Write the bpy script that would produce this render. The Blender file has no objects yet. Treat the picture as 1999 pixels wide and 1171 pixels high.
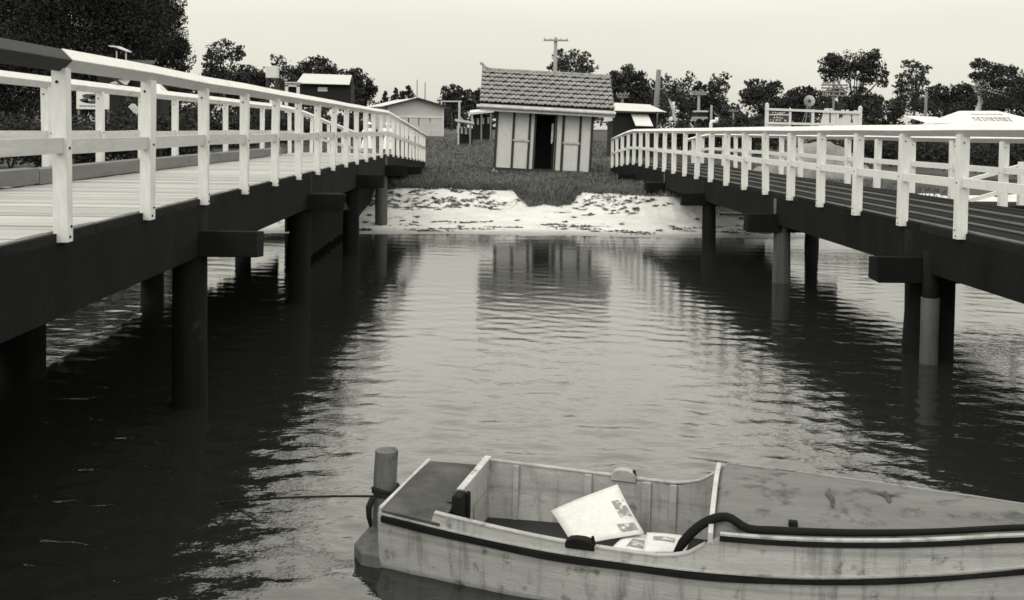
import bpy, bmesh, math, random
import numpy as np
from mathutils import Vector, Matrix, Euler, noise as mnoise

random.seed(7)
RNG = np.random.default_rng(11)
R = math.radians
sc = bpy.context.scene
COL = sc.collection

# ------------------------------------------------------------------ camera
W, H, F = 1999.0, 1171.0, 1850.0
CX, CY = 999.5, 317.0
EYE = 2.75
YAW, PITCH, ROLL = R(-1.47), R(2.0), R(0.85)
CM = Matrix.Rotation(YAW, 3, 'Z') @ Matrix.Rotation(math.pi/2 - PITCH, 3, 'X') @ Matrix.Rotation(ROLL, 3, 'Z')
cam_d = bpy.data.cameras.new("camera")
cam = bpy.data.objects.new("camera", cam_d)
COL.objects.link(cam)
cam.location = (0, 0, EYE)
cam.rotation_euler = CM.to_euler()
cam_d.sensor_width = 36
cam_d.lens = 36*F/W
cam_d.shift_y = -(H/2 - CY)/W
cam_d.clip_end = 6000
cam_d.clip_start = 0.05
sc.camera = cam

def ray(px, py):
    return CM @ Vector(((px-CX)/F, -(py-CY)/F, -1.0))
def at(px, py, Y):
    d = ray(px, py); t = Y/d.y
    return Vector((d.x*t, Y, EYE + d.z*t))
def onz(px, py, z):
    d = ray(px, py); t = (z-EYE)/d.z
    return Vector((d.x*t, d.y*t, z))

# ------------------------------------------------------------------ helpers
def tag(o, label=None, cat=None, group=None, kind=None):
    if label: o['label'] = label
    if cat: o['category'] = cat
    if group: o['group'] = group
    if kind: o['kind'] = kind
    return o
def empty(name, loc, label, cat, group=None, rz=0.0):
    o = bpy.data.objects.new(name, None); COL.objects.link(o)
    o.location = loc; o.rotation_euler = (0, 0, rz)
    o.empty_display_size = 0.3
    return tag(o, label, cat, group)

class MB:
    """collects shapes for one mesh"""
    def __init__(s): s.v = []; s.f = []
    def add(s, vs, fs):
        b = len(s.v); s.v.extend([tuple(v) for v in vs]); s.f.extend([tuple(i+b for i in f) for f in fs])
    def hexa(s, p):
        s.add(p, [(0,3,2,1),(4,5,6,7),(0,1,5,4),(1,2,6,5),(2,3,7,6),(3,0,4,7)])
    def box(s, c, d, M=None):
        x, y, z = d[0]/2, d[1]/2, d[2]/2
        p = [Vector(q) for q in ((-x,-y,-z),(x,-y,-z),(x,y,-z),(-x,y,-z),(-x,-y,z),(x,-y,z),(x,y,z),(-x,y,z))]
        if M: p = [M @ q for q in p]
        c = Vector(c); s.hexa([q+c for q in p])
    def box2(s, a, b):
        s.box([(a[i]+b[i])/2 for i in range(3)], [abs(b[i]-a[i]) for i in range(3)])
    def bar(s, a, b, w, h, up=(0,0,1)):
        a = Vector(a); b = Vector(b); d = (b-a).normalized(); u = Vector(up)
        if abs(d.dot(u)) > .97: u = Vector((0,1,0))
        r = d.cross(u).normalized(); u = r.cross(d)
        r = r*(w/2); u = u*(h/2)
        s.hexa([a-r-u, b-r-u, b+r-u, a+r-u, a-r+u, b-r+u, b+r+u, a+r+u])
    def tube(s, pts, rad, n=8, caps=True):
        pts = [Vector(p) for p in pts]
        if not isinstance(rad, (list, tuple)): rad = [rad]*len(pts)
        b = len(s.v); ref = None
        for i, p in enumerate(pts):
            d = (pts[min(i+1, len(pts)-1)] - pts[max(i-1, 0)]).normalized()
            if ref is None:
                ref = Vector((0,0,1)) if abs(d.z) < .9 else Vector((1,0,0))
            r = (ref - d*ref.dot(d)).normalized(); ref = r; q = d.cross(r)
            for k in range(n):
                a = 2*math.pi*k/n
                s.v.append(tuple(p + r*math.cos(a)*rad[i] + q*math.sin(a)*rad[i]))
        for i in range(len(pts)-1):
            for k in range(n):
                k2 = (k+1) % n
                s.f.append((b+i*n+k, b+i*n+k2, b+(i+1)*n+k2, b+(i+1)*n+k))
        if caps:
            s.f.append(tuple(b+k for k in range(n))[::-1]); e = b+(len(pts)-1)*n
            s.f.append(tuple(e+k for k in range(n)))
    def prism(s, sec, path):
        """sec: list of (x,z) offsets swept along path points (x,y,z) (sections stay in XZ)"""
        n = len(sec); b = len(s.v)
        for p in path:
            for (x, z) in sec: s.v.append((p[0]+x, p[1], p[2]+z))
        for i in range(len(path)-1):
            for k in range(n):
                k2 = (k+1) % n
                s.f.append((b+i*n+k, b+i*n+k2, b+(i+1)*n+k2, b+(i+1)*n+k))
        s.f.append(tuple(b+k for k in range(n))[::-1]); e = b+(len(path)-1)*n
        s.f.append(tuple(e+k for k in range(n)))
    def ell(s, c, r, n=10, m=7):
        b = len(s.v)
        for i in range(m+1):
            th = math.pi*i/m
            for k in range(n):
                a = 2*math.pi*k/n
                s.v.append((c[0]+r[0]*math.sin(th)*math.cos(a), c[1]+r[1]*math.sin(th)*math.sin(a), c[2]+r[2]*math.cos(th)))
        for i in range(m):
            for k in range(n):
                k2 = (k+1) % n
                s.f.append((b+i*n+k, b+(i+1)*n+k, b+(i+1)*n+k2, b+i*n+k2))
    def loft(s, rings, close=True, caps=True):
        b = len(s.v); n = len(rings[0])
        for r in rings: s.v.extend([tuple(p) for p in r])
        for i in range(len(rings)-1):
            for k in range(n if close else n-1):
                k2 = (k+1) % n
                s.f.append((b+i*n+k, b+i*n+k2, b+(i+1)*n+k2, b+(i+1)*n+k))
        if caps:
            s.f.append(tuple(b+k for k in range(n))[::-1]); e = b+(len(rings)-1)*n
            s.f.append(tuple(e+k for k in range(n)))
    def build(s, name, mat, parent=None, loc=None, smooth=False, bevel=0, recalc=True):
        me = bpy.data.meshes.new(name)
        off = Vector(loc) if loc is not None else Vector((0,0,0))
        me.from_pydata([tuple(Vector(v)-off) for v in s.v], [], s.f)
        if recalc:
            bm = bmesh.new(); bm.from_mesh(me)
            bmesh.ops.recalc_face_normals(bm, faces=bm.faces); bm.to_mesh(me); bm.free()
        me.materials.append(mat)
        if smooth: me.polygons.foreach_set('use_smooth', [True]*len(me.polygons))
        o = bpy.data.objects.new(name, me); COL.objects.link(o)
        o.location = off
        if parent is not None: o.parent = parent
        if bevel:
            m = o.modifiers.new('bevel', 'BEVEL'); m.width = bevel; m.segments = 2; m.limit_method = 'ANGLE'
        return o

def rel(p, root):  # world -> root local (root unrotated)
    return Vector(p) - root.location

# ------------------------------------------------------------------ materials
def mat(name, base, rough=.8, var=.25, scale=2.0, stretch=(1,1,1), bump=0.0, bscale=None, spots=0.0, spot_scale=3.0, spot_val=.04,
        plank=None, spec=.3, var2=0.15, streak=0.0):
    """grey procedural material: two scales of noise, optional stains, optional per-plank tone (axis, width)"""
    m = bpy.data.materials.new(name); m.use_nodes = True
    nt = m.node_tree; N = nt.nodes; L = nt.links
    b = N['Principled BSDF']; b.inputs['Roughness'].default_value = rough
    b.inputs['Specular IOR Level'].default_value = spec
    tc = N.new('ShaderNodeTexCoord'); mp = N.new('ShaderNodeMapping'); mp.inputs['Scale'].default_value = stretch
    L.new(tc.outputs['Object'], mp.inputs['Vector'])
    def nz(sc_, det=6, src=None):
        n = N.new('ShaderNodeTexNoise'); n.inputs['Scale'].default_value = sc_; n.inputs['Detail'].default_value = det
        n.inputs['Roughness'].default_value = .65
        L.new((src or mp.outputs['Vector']), n.inputs['Vector']); return n.outputs['Fac']
    def mth(op, a, b_):
        n = N.new('ShaderNodeMath'); n.operation = op
        for i, q in enumerate((a, b_)):
            if isinstance(q, (int, float)): n.inputs[i].default_value = q
            else: L.new(q, n.inputs[i])
        return n.outputs[0]
    n1 = nz(scale); n2 = nz(scale*9)
    f = mth('ADD', mth('MULTIPLY', mth('SUBTRACT', n1, .5), var*3), mth('MULTIPLY', mth('SUBTRACT', n2, .5), var2*3))
    f = mth('ADD', f, 1.0)
    if plank:
        ax, w = plank
        sp = N.new('ShaderNodeSeparateXYZ'); L.new(tc.outputs['Object'], sp.inputs[0])
        q = mth('FLOOR', mth('DIVIDE', sp.outputs[ax], w), 0)
        wn = N.new('ShaderNodeTexWhiteNoise'); wn.noise_dimensions = '1D'; L.new(q, wn.inputs['W'])
        f = mth('MULTIPLY', f, mth('ADD', mth('MULTIPLY', wn.outputs['Value'], .4), .8))
    v = mth('MULTIPLY', f, base)
    v = mth('MAXIMUM', v, base*.35); v = mth('MINIMUM', v, .9)
    if spots:
        s = nz(spot_scale, 5, tc.outputs['Object'])
        rp = N.new('ShaderNodeMapRange'); rp.inputs['From Min'].default_value = .5+.22*(1-spots); rp.inputs['From Max'].default_value = .5+.22*(1-spots)+.12
        L.new(s, rp.inputs['Value'])
        mx = N.new('ShaderNodeMix'); mx.data_type = 'FLOAT'
        L.new(rp.outputs['Result'], mx.inputs[0]); L.new(v, mx.inputs[2]); mx.inputs[3].default_value = spot_val
        v = mx.outputs[0]
    if streak:   # runs of rust and dirt down the surface
        m2 = N.new('ShaderNodeMapping'); m2.inputs['Scale'].default_value = (13,13,1.1); L.new(tc.outputs['Object'], m2.inputs['Vector'])
        r2 = N.new('ShaderNodeMapRange'); r2.inputs['From Min'].default_value = .52; r2.inputs['From Max'].default_value = .72
        r2.inputs['To Min'].default_value = 1.0; r2.inputs['To Max'].default_value = 1.0-streak
        L.new(nz(1.0, 4, m2.outputs['Vector']), r2.inputs['Value']); v = mth('MULTIPLY', v, r2.outputs['Result'])
        m3 = N.new('ShaderNodeMapping'); m3.inputs['Scale'].default_value = (.15,.15,1); L.new(tc.outputs['Object'], m3.inputs['Vector'])
        r3 = N.new('ShaderNodeMapRange'); r3.inputs['From Min'].default_value = .0; r3.inputs['From Max'].default_value = .06; r3.inputs['To Min'].default_value = 1-streak*.5
        wv = N.new('ShaderNodeTexWave'); wv.wave_type = 'BANDS'; wv.bands_direction = 'Z'; wv.inputs['Scale'].default_value = 1.3; wv.inputs['Distortion'].default_value = .6
        L.new(m3.outputs['Vector'], wv.inputs['Vector']); L.new(wv.outputs['Fac'], r3.inputs['Value']); v = mth('MULTIPLY', v, r3.outputs['Result'])
    cc = N.new('ShaderNodeCombineColor')
    for i in range(3): L.new(v, cc.inputs[i])
    L.new(cc.outputs[0], b.inputs['Base Color'])
    if bump:
        bp = N.new('ShaderNodeBump'); bp.inputs['Strength'].default_value = bump; bp.inputs['Distance'].default_value = .02
        L.new(nz(bscale or scale*12), bp.inputs['Height']); L.new(bp.outputs[0], b.inputs['Normal'])
    return m

M = {}
M['white'] = mat('white_paint', .63, .6, .10, 1.5, (2,2,.5), .15, 30, spots=.5, spot_scale=3.5, spot_val=.36)
M['whiteR'] = mat('white_paint_fresh', .65, .6, .08, 1.5, (2,2,.5), .12, 30, spots=.35, spot_scale=4, spot_val=.42)
M['greyrail'] = mat('grey_rail_paint', .50, .8, .22, 2.0, (3,.4,3), .2, 25)  # left mid rails, a greyer tone than the posts
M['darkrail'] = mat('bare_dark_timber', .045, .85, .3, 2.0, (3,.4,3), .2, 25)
M['deckL'] = mat('worn_pale_decking', .38, .85, .22, 2.5, (.5,5,2), .3, 30, plank=('Y', .19), spots=.2, spot_scale=2.5, spot_val=.3)
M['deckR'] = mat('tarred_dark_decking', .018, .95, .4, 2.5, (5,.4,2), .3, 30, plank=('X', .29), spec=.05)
M['strip'] = mat('worn_deck_strip', .13, .85, .5, 1.2, (3,.6,3), .2, 25)
M['kerb'] = mat('grey_kerb_timber', .16, .9, .3, 2.0, (3,.5,3), .3, 25, spots=.25, spot_scale=2.0, spot_val=.05)
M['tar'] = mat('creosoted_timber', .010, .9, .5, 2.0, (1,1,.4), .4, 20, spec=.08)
M['tar2'] = mat('worn_creosoted_timber', .017, .9, .6, 2.0, (1,.5,2), .5, 16, spec=.08, streak=.4)
M['pile'] = mat('weathered_pile', .012, .9, .5, 1.5, (4,4,.35), .5, 14, spots=.3, spot_scale=1.6, spot_val=.07, spec=.08)
M['palepile'] = mat('pale_sapwood_pile', .075, .85, .4, 2.2, (6,6,.4), .5, 14)
M['fibro'] = mat('painted_fibro_sheet', .54, .8, .08, .7, (1,1,.6), .05, 60, spots=.1, spot_scale=2, spot_val=.3)
M['dark'] = mat('dark_trim_paint', .03, .6, .3, 2)
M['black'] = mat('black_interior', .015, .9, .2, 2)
M['tile'] = mat('terracotta_roof_tile', .24, .85, .35, 1.6, (1,1,1), .3, 40, spots=.22, spot_scale=2.2, spot_val=.09, var2=.25)
M['conc'] = mat('concrete', .45, .9, .2, 4)
M['weather'] = mat('weatherboard_paint', .50, .8, .2, 1.2, (.5,.5,4), .1, 20, spots=.25, spot_scale=1.2, spot_val=.25)
M['iron'] = mat('galvanised_roof', .48, .5, .12, 1.0, (1,4,1), .05, 20)
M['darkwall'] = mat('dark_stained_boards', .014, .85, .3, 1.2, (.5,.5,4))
M['canvas'] = mat('white_canvas', .62, .9, .1, 2)
M['pole'] = mat('grey_hardwood_pole', .17, .9, .3, 2, (4,4,.4), .3, 20)
M['palepole'] = mat('pale_weathered_pole', .26, .9, .3, 2, (4,4,.4), .3, 20)
M['bark'] = mat('dark_bark', .05, .95, .4, 2, (3,3,.6), .6, 12)
M['gumbark'] = mat('pale_gum_bark', .38, .9, .35, 1.6, (3,3,.6), .3, 12)
M['boat'] = mat('weathered_boat_paint', .37, .75, .25, 2.2, (.6,1.2,4), .3, 40, spots=.62, spot_scale=7.0, spot_val=.10, streak=.45)
M['boatin'] = mat('grey_boat_lining', .35, .85, .3, 2.5, (1,1,2.5), .2, 40, spots=.62, spot_scale=5, spot_val=.12, streak=.35)
M['boatdeck'] = mat('grey_painted_foredeck', .125, .6, .4, 2.0, (.5,3,1), .15, 40, spots=.85, spot_scale=6.0, spot_val=.045)
M['sterndeck'] = mat('dark_stern_deck', .06, .8, .9, 4.0, (1,1,1), .2, 40, spots=.6, spot_scale=5, spot_val=.03)
M['boattrim'] = mat('worn_pale_edging', .44, .8, .4, 5, spots=.6, spot_scale=9, spot_val=.15)
M['rub'] = mat('black_rubbing_strip', .011, .85, .6, 4, spec=.1)
M['bilge'] = mat('wet_bilge_boards', .02, .5, .4, 4)
M['rubber'] = mat('black_rubber', .009, .8, .4, 5, spec=.12)
M['rope'] = mat('tarred_rope', .016, .95, .4, 20, (1,1,1), .5, 60)
M['wornpost'] = mat('worn_mooring_timber', .13, .9, .5, 3.0, (5,5,.6), .6, 14, spots=.35, spot_scale=4, spot_val=.03)
M['paper'] = mat('newsprint', .58, .9, .06, 3, spots=.0)
M['ink'] = mat('printed_ink', .22, .9, .5, 40, spots=.9, spot_scale=22, spot_val=.7)
M['seaweed'] = mat('dry_seaweed', .11, .95, .5, 6)
M['skin'] = mat('skin', .38, .6, .1, 4)
M['dress'] = mat('white_cotton', .8, .9, .06, 6)
M['hair'] = mat('dark_hair', .03, .7, .3, 8)
M['signdark'] = mat('dark_sign_paint', .05, .7, .3, 4)
M['truck'] = mat('grey_truck_paint', .28, .6, .2, 2)

def leafmat(name, base, sc_=.5):
    m = mat(name, base, .9, .35, sc_, (1,1,1), 0, spec=.05, var2=.15)
    return m
M['leaf'] = leafmat('dark_foliage', .040)
M['leafgum'] = leafmat('gum_foliage', .060)
M['leaffar'] = leafmat('far_foliage', .046, .25)
M['leafgrey'] = leafmat('grey_bush_foliage', .16, 1.0)

# ------------------------------------------------------------------ terrain
def sstep(a, b, x):
    t = np.clip((x-a)/(b-a), 0, 1); return t*t*(3-2*t)
def wob(X, Y, s, seed=0.0):
    out = 0
    for k, (a, b, c) in enumerate(((1.0,.3,1.3),(-.6,1.1,4.1),(1.7,-.9,2.2),(2.9,2.1,.7),(-3.8,1.6,5.2),(5.1,4.4,3.3))):
        out = out + np.sin((X*a + Y*b)*s + c + seed*1.7)/(1.0+k*.6)
    return out/2.4
def shoreY(X):
    return 24.5 + .35*wob(X, X*0, .35) - .012*np.minimum(np.abs(X-1), 12)*0
def grassY(X):
    g = np.interp(X, [-60,-16,-9,-4.5,-3.2,.75,1.2,2.5,2.85,4.2,5.4,9,14,60], [33,34,31.5,30.8,30.4,30.2,28.75,28.65,29.5,29.0,28.2,28.4,29.5,30])
    return g + .22*wob(X, X*0+3, 1.9) + .1*wob(X, X*0+1, 6.0)
def ground(X, Y):
    X = np.asarray(X, float); Y = np.asarray(Y, float)
    s = shoreY(X); g = grassY(X)
    gs = np.where((X > .8) & (X < 2.9), 29.9, g)       # the slumped tongue does not move the bank itself as far
    z = np.where(Y < s, np.maximum(-.16*(s-Y), -2.2), 0)
    beach = .40*sstep(0, 1, (Y-s)/3.9)*.5 + .20*np.clip((Y-s)/3.9, 0, 1)
    z = z + np.where(Y >= s, beach, 0)
    z = z + .56*sstep(gs-2.0, gs+.5, Y)
    z = z + 1.35*sstep(40, 95, Y) + .7*sstep(95, 220, Y)
    z = z + np.where(Y > s, 1, 0)*np.clip((Y-s)/2, 0, 1)*(.03*wob(X, Y, 1.7) + .018*wob(X, Y, 5.3, 2))
    return z
def gz(x, y): return float(ground(np.array([x]), np.array([y]))[0])

def axis(segs):
    out = []
    for a, b, n in segs: out += list(np.linspace(a, b, n, endpoint=False))
    out.append(segs[-1][1]); return np.array(out)
xs = axis([(-900,-120,14),(-120,-30,30),(-30,-9,42),(-9,12,330),(12,34,50),(34,130,30),(130,900,14)])
ys = axis([(14,22.5,8),(22.5,33,190),(33,46,60),(46,100,40),(100,250,20),(250,3000,12)])
GX, GY = np.meshgrid(xs, ys)
GZ = ground(GX, GY)
nx, ny = len(xs), len(ys)
def grid_obj(name, X, Y, Z, fmask, material):
    ny_, nx_ = X.shape
    co = np.stack([X.ravel(), Y.ravel(), Z.ravel()], 1)
    i, j = np.meshgrid(np.arange(nx_-1), np.arange(ny_-1))
    a = (j*nx_+i).ravel()
    q = np.stack([a, a+1, a+1+nx_, a+nx_], 1)
    if fmask is not None: q = q[fmask.ravel()]
    used, inv = np.unique(q, return_inverse=True)
    co = co[used]; q = inv.reshape(-1, 4)
    return np_mesh(name, co, q, material, True)
def np_mesh(name, co, q, material, smooth=False, parent=None):
    me = bpy.data.meshes.new(name)
    me.vertices.add(len(co)); me.vertices.foreach_set('co', np.asarray(co, np.float32).ravel())
    k = q.shape[1]
    me.loops.add(q.size); me.loops.foreach_set('vertex_index', q.astype(np.int32).ravel())
    me.polygons.add(len(q)); me.polygons.foreach_set('loop_start', np.arange(0, q.size, k, dtype=np.int32))
    me.polygons.foreach_set('loop_total', np.full(len(q), k, np.int32))
    if smooth: me.polygons.foreach_set('use_smooth', np.ones(len(q), bool))
    me.update(calc_edges=True); me.validate()
    me.materials.append(material)
    o = bpy.data.objects.new(name, me); COL.objects.link(o)
    if parent is not None: o.parent = parent
    return o
cxm = (GX[:-1,:-1]+GX[1:,1:])/2; cym = (GY[:-1,:-1]+GY[1:,1:])/2
jit = .25*wob(cxm, cym, 7.0, 1) + .2*wob(cxm, cym, 17.0, 2)
isgrass = cym + jit*.6 > grassY(cxm)
M['sand'] = mat('pale_beach_sand', .55, .95, .22, 1.1, (1,2,1), .5, 14, spots=.5, spot_scale=1.6, spot_val=.28)
nt = M['sand'].node_tree; N = nt.nodes; L = nt.links   # the strip the ripples wet is darker and glossier
pb = N['Principled BSDF']; src = pb.inputs['Base Color'].links[0].from_socket
tc = N.new('ShaderNodeTexCoord'); sp = N.new('ShaderNodeSeparateXYZ'); L.new(tc.outputs['Object'], sp.inputs[0])
mr = N.new('ShaderNodeMapRange'); mr.inputs['From Min'].default_value = .015; mr.inputs['From Max'].default_value = .075; mr.inputs['To Min'].default_value = .5; L.new(sp.outputs['Z'], mr.inputs['Value'])
vm = N.new('ShaderNodeVectorMath'); vm.operation = 'SCALE'; L.new(src, vm.inputs[0]); L.new(mr.outputs[0], vm.inputs['Scale']); L.new(vm.outputs[0], pb.inputs['Base Color'])
M['grass'] = mat('rough_grass_ground', .045, .95, .6, .45, (1,1,1), .6, 9, spots=.0, var2=.4)
tag(grid_obj('beach', GX, GY, GZ, ~isgrass, M['sand']), 'pale sand beach and bank sloping into the water between the jetties', kind='structure')
tag(grid_obj('grass_field', GX, GY, GZ, isgrass, M['grass']), 'dark mown grass behind the sand bank, running back to the trees', kind='structure')

# seabed sheet under the water is the beach mesh itself; the water
wx = axis([(-600,-60,10),(-60,-16,22),(-16,-8,50),(-8,8,420),(8,16,60),(16,60,22),(60,600,10)])
wy = []
y = 3.6
while y < 27.2:
    wy.append(y); y += max(.016, .0011*y*y*.9*0.9)*1.0 if y < 12 else .05+.004*(y-12)
wy = np.concatenate([np.linspace(-200, 3.0, 12), np.array(wy), np.array([27.3])])
WX, WY = np.meshgrid(wx, wy)
WZ = np.zeros_like(WX)
rw = np.random.default_rng(3)
for k in range(64):
    lam = .12*(.75/.12)**rw.random()
    th = R(-102) + rw.normal()*R(24)
    amp = lam*.0019*(1.2 if lam < .45 else .45)
    kx, ky = math.cos(th)*2*math.pi/lam, math.sin(th)*2*math.pi/lam
    ph = rw.random()*6.283
    damp = np.clip(1.0 - (WY-9)/(16.0*lam/.35), .12, 1) if lam < .6 else 1.0
    WZ += damp*amp*np.sin(kx*WX + ky*WY + ph + .8*np.sin(.9*WX+.7*WY+k))
# gusty patches: calmer water near the shore and in mid channel
pat = .75 + .35*wob(WX, WY, .33, 4)
calm = (1.0 - .62*sstep(8.5, 20, WY))*(1.0 + .55*sstep(0, -2.2, WX)*sstep(11, 7, WY))
WZ *= pat*calm*np.where((np.abs(WX) < 20) & (WY > 3), 1, 0)
mw = bpy.data.materials.new('estuary_water'); mw.use_nodes = True
b = mw.node_tree.nodes['Principled BSDF']
b.inputs['Base Color'].default_value = (.016,.016,.016,1); b.inputs['Roughness'].default_value = .05; b.inputs['IOR'].default_value = 1.8
N = mw.node_tree.nodes; L = mw.node_tree.links
tc = N.new('ShaderNodeTexCoord'); mp = N.new('ShaderNodeMapping'); mp.inputs['Scale'].default_value = (1,1.7,1)
L.new(tc.outputs['Object'], mp.inputs['Vector'])
nz = N.new('ShaderNodeTexNoise'); nz.inputs['Scale'].default_value = 9; nz.inputs['Detail'].default_value = 3; L.new(mp.outputs[0], nz.inputs['Vector'])
bp = N.new('ShaderNodeBump'); spw = N.new('ShaderNodeSeparateXYZ'); L.new(tc.outputs['Object'], spw.inputs[0])
mrw = N.new('ShaderNodeMapRange'); mrw.interpolation_type = 'SMOOTHSTEP'; mrw.inputs['From Min'].default_value = 6; mrw.inputs['From Max'].default_value = 17; mrw.inputs['To Min'].default_value = .26; mrw.inputs['To Max'].default_value = .075; L.new(spw.outputs['Y'], mrw.inputs['Value']); L.new(mrw.outputs[0], bp.inputs['Strength']); bp.inputs['Distance'].default_value = .02
L.new(nz.outputs['Fac'], bp.inputs['Height']); L.new(bp.outputs[0], b.inputs['Normal'])
tag(grid_obj('water', WX, WY, WZ, None, mw), 'rippled grey water between the two jetties', kind='structure')

# seaweed drift lines
def weed():
    co = []; q = []
    def clump(x, y, sx, sy):
        n = int(10 + 90*sx)
        for _ in range(n):
            px = x + random.gauss(0, sx); py = y + random.gauss(0, sy)
            if py < float(shoreY(np.array([px]))[0])+.05: continue
            z = gz(px, py); s = random.uniform(.012, .045); a = random.uniform(0, 6.28)
            c = Vector((px, py, z+random.uniform(.005, .03)))
            u = Vector((math.cos(a), math.sin(a)*.7, random.uniform(-.25,.25)))*s*1.5; v = Vector((-math.sin(a), math.cos(a), random.uniform(-.2,.5)))*s*.6
            b0 = len(co); co.extend([c-u-v, c+u-v, c+u*.7+v, c-u*.8+v]); q.append((b0,b0+1,b0+2,b0+3))
    for line, n, sp in ((0.75, 80, .12),(1.3, 46, .10),(3.3, 46, .16),(4.4, 26, .25)):
        for _ in range(n):
            x = random.uniform(-5.5, 8.5)
            if random.random() < .5*(1+math.sin(x*1.7+line*3)): 
                clump(x, float(shoreY(np.array([x]))[0])+line+.25*math.sin(x*.8+line)+random.gauss(0, sp), random.uniform(.04,.28), random.uniform(.02,.07))
    for _ in range(110):
        x = random.uniform(-4.2, .3); clump(x, random.uniform(28.0, 30.0), random.uniform(.02,.13), .05)
    for _ in range(40):
        x = random.uniform(2.6, 5.6); clump(x, random.uniform(27.2, 29.2), random.uniform(.02,.12), .05)
    for _ in range(40):
        clump(random.uniform(-5, 9), random.uniform(25, 29), .05, .04)
    o = np_mesh('seaweed', np.array([tuple(c) for c in co]), np.array(q), M['seaweed'])
    tag(o, 'broken dark lines of dry seaweed strewn along the pale sand', 'seaweed', kind='stuff')
weed()

# rough grass blades on the bank
def blades():
    n = 75000
    y = RNG.uniform(0, 1, n)**1.9*46 + 28.2; x = RNG.uniform(-9, 15, n)*(1+np.maximum(0, y-40)*.035)
    k = y + RNG.normal(0, .25, n) > grassY(x) + .05
    ne = 16000; xe = RNG.uniform(-9, 13, ne); ye = grassY(xe) + np.abs(RNG.normal(0, .40, ne)) - .30   # straggling fringe
    x, y = np.concatenate([x[k], xe]), np.concatenate([y[k], ye]); z = ground(x, y); n = len(x)
    edge = np.exp(-np.abs(y-grassY(x))/1.2)
    big = 1+np.maximum(0, y-36)*.03
    h = (RNG.uniform(.05, .13, n) + .10*edge*RNG.random(n))*(1+(big-1)*.25)
    a = RNG.uniform(0, 6.283, n); w = RNG.uniform(.010, .03, n)*big
    lx = RNG.normal(0, .07, n); ly = RNG.normal(-.03, .06, n)
    p0 = np.stack([x-np.cos(a)*w, y-np.sin(a)*w, z-.01], 1); p1 = np.stack([x+np.cos(a)*w, y+np.sin(a)*w, z-.01], 1)
    p2 = np.stack([x+lx, y+ly, z+h], 1)
    co = np.stack([p0, p1, p2], 1).reshape(-1, 3)
    o = np_mesh('grass', co, np.arange(3*n).reshape(-1, 3), M['grassblade'])
    tag(o, 'short rough grass blades on the bank round the shed', 'grass', kind='stuff')
M['grassblade'] = mat('grass_blade', .125, .9, .6, .5, (1,1,1), 0, var2=.4)
blades()

# ------------------------------------------------------------------ jetties
def zL(y): return float(np.interp(y, [-5, 26.3, 42.2], [2.05, 2.03, 1.30]))
def zR(y): return float(np.interp(y, [-5, 14, 34.8, 41.4], [1.69, 1.66, 1.60, 1.17]))

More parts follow.
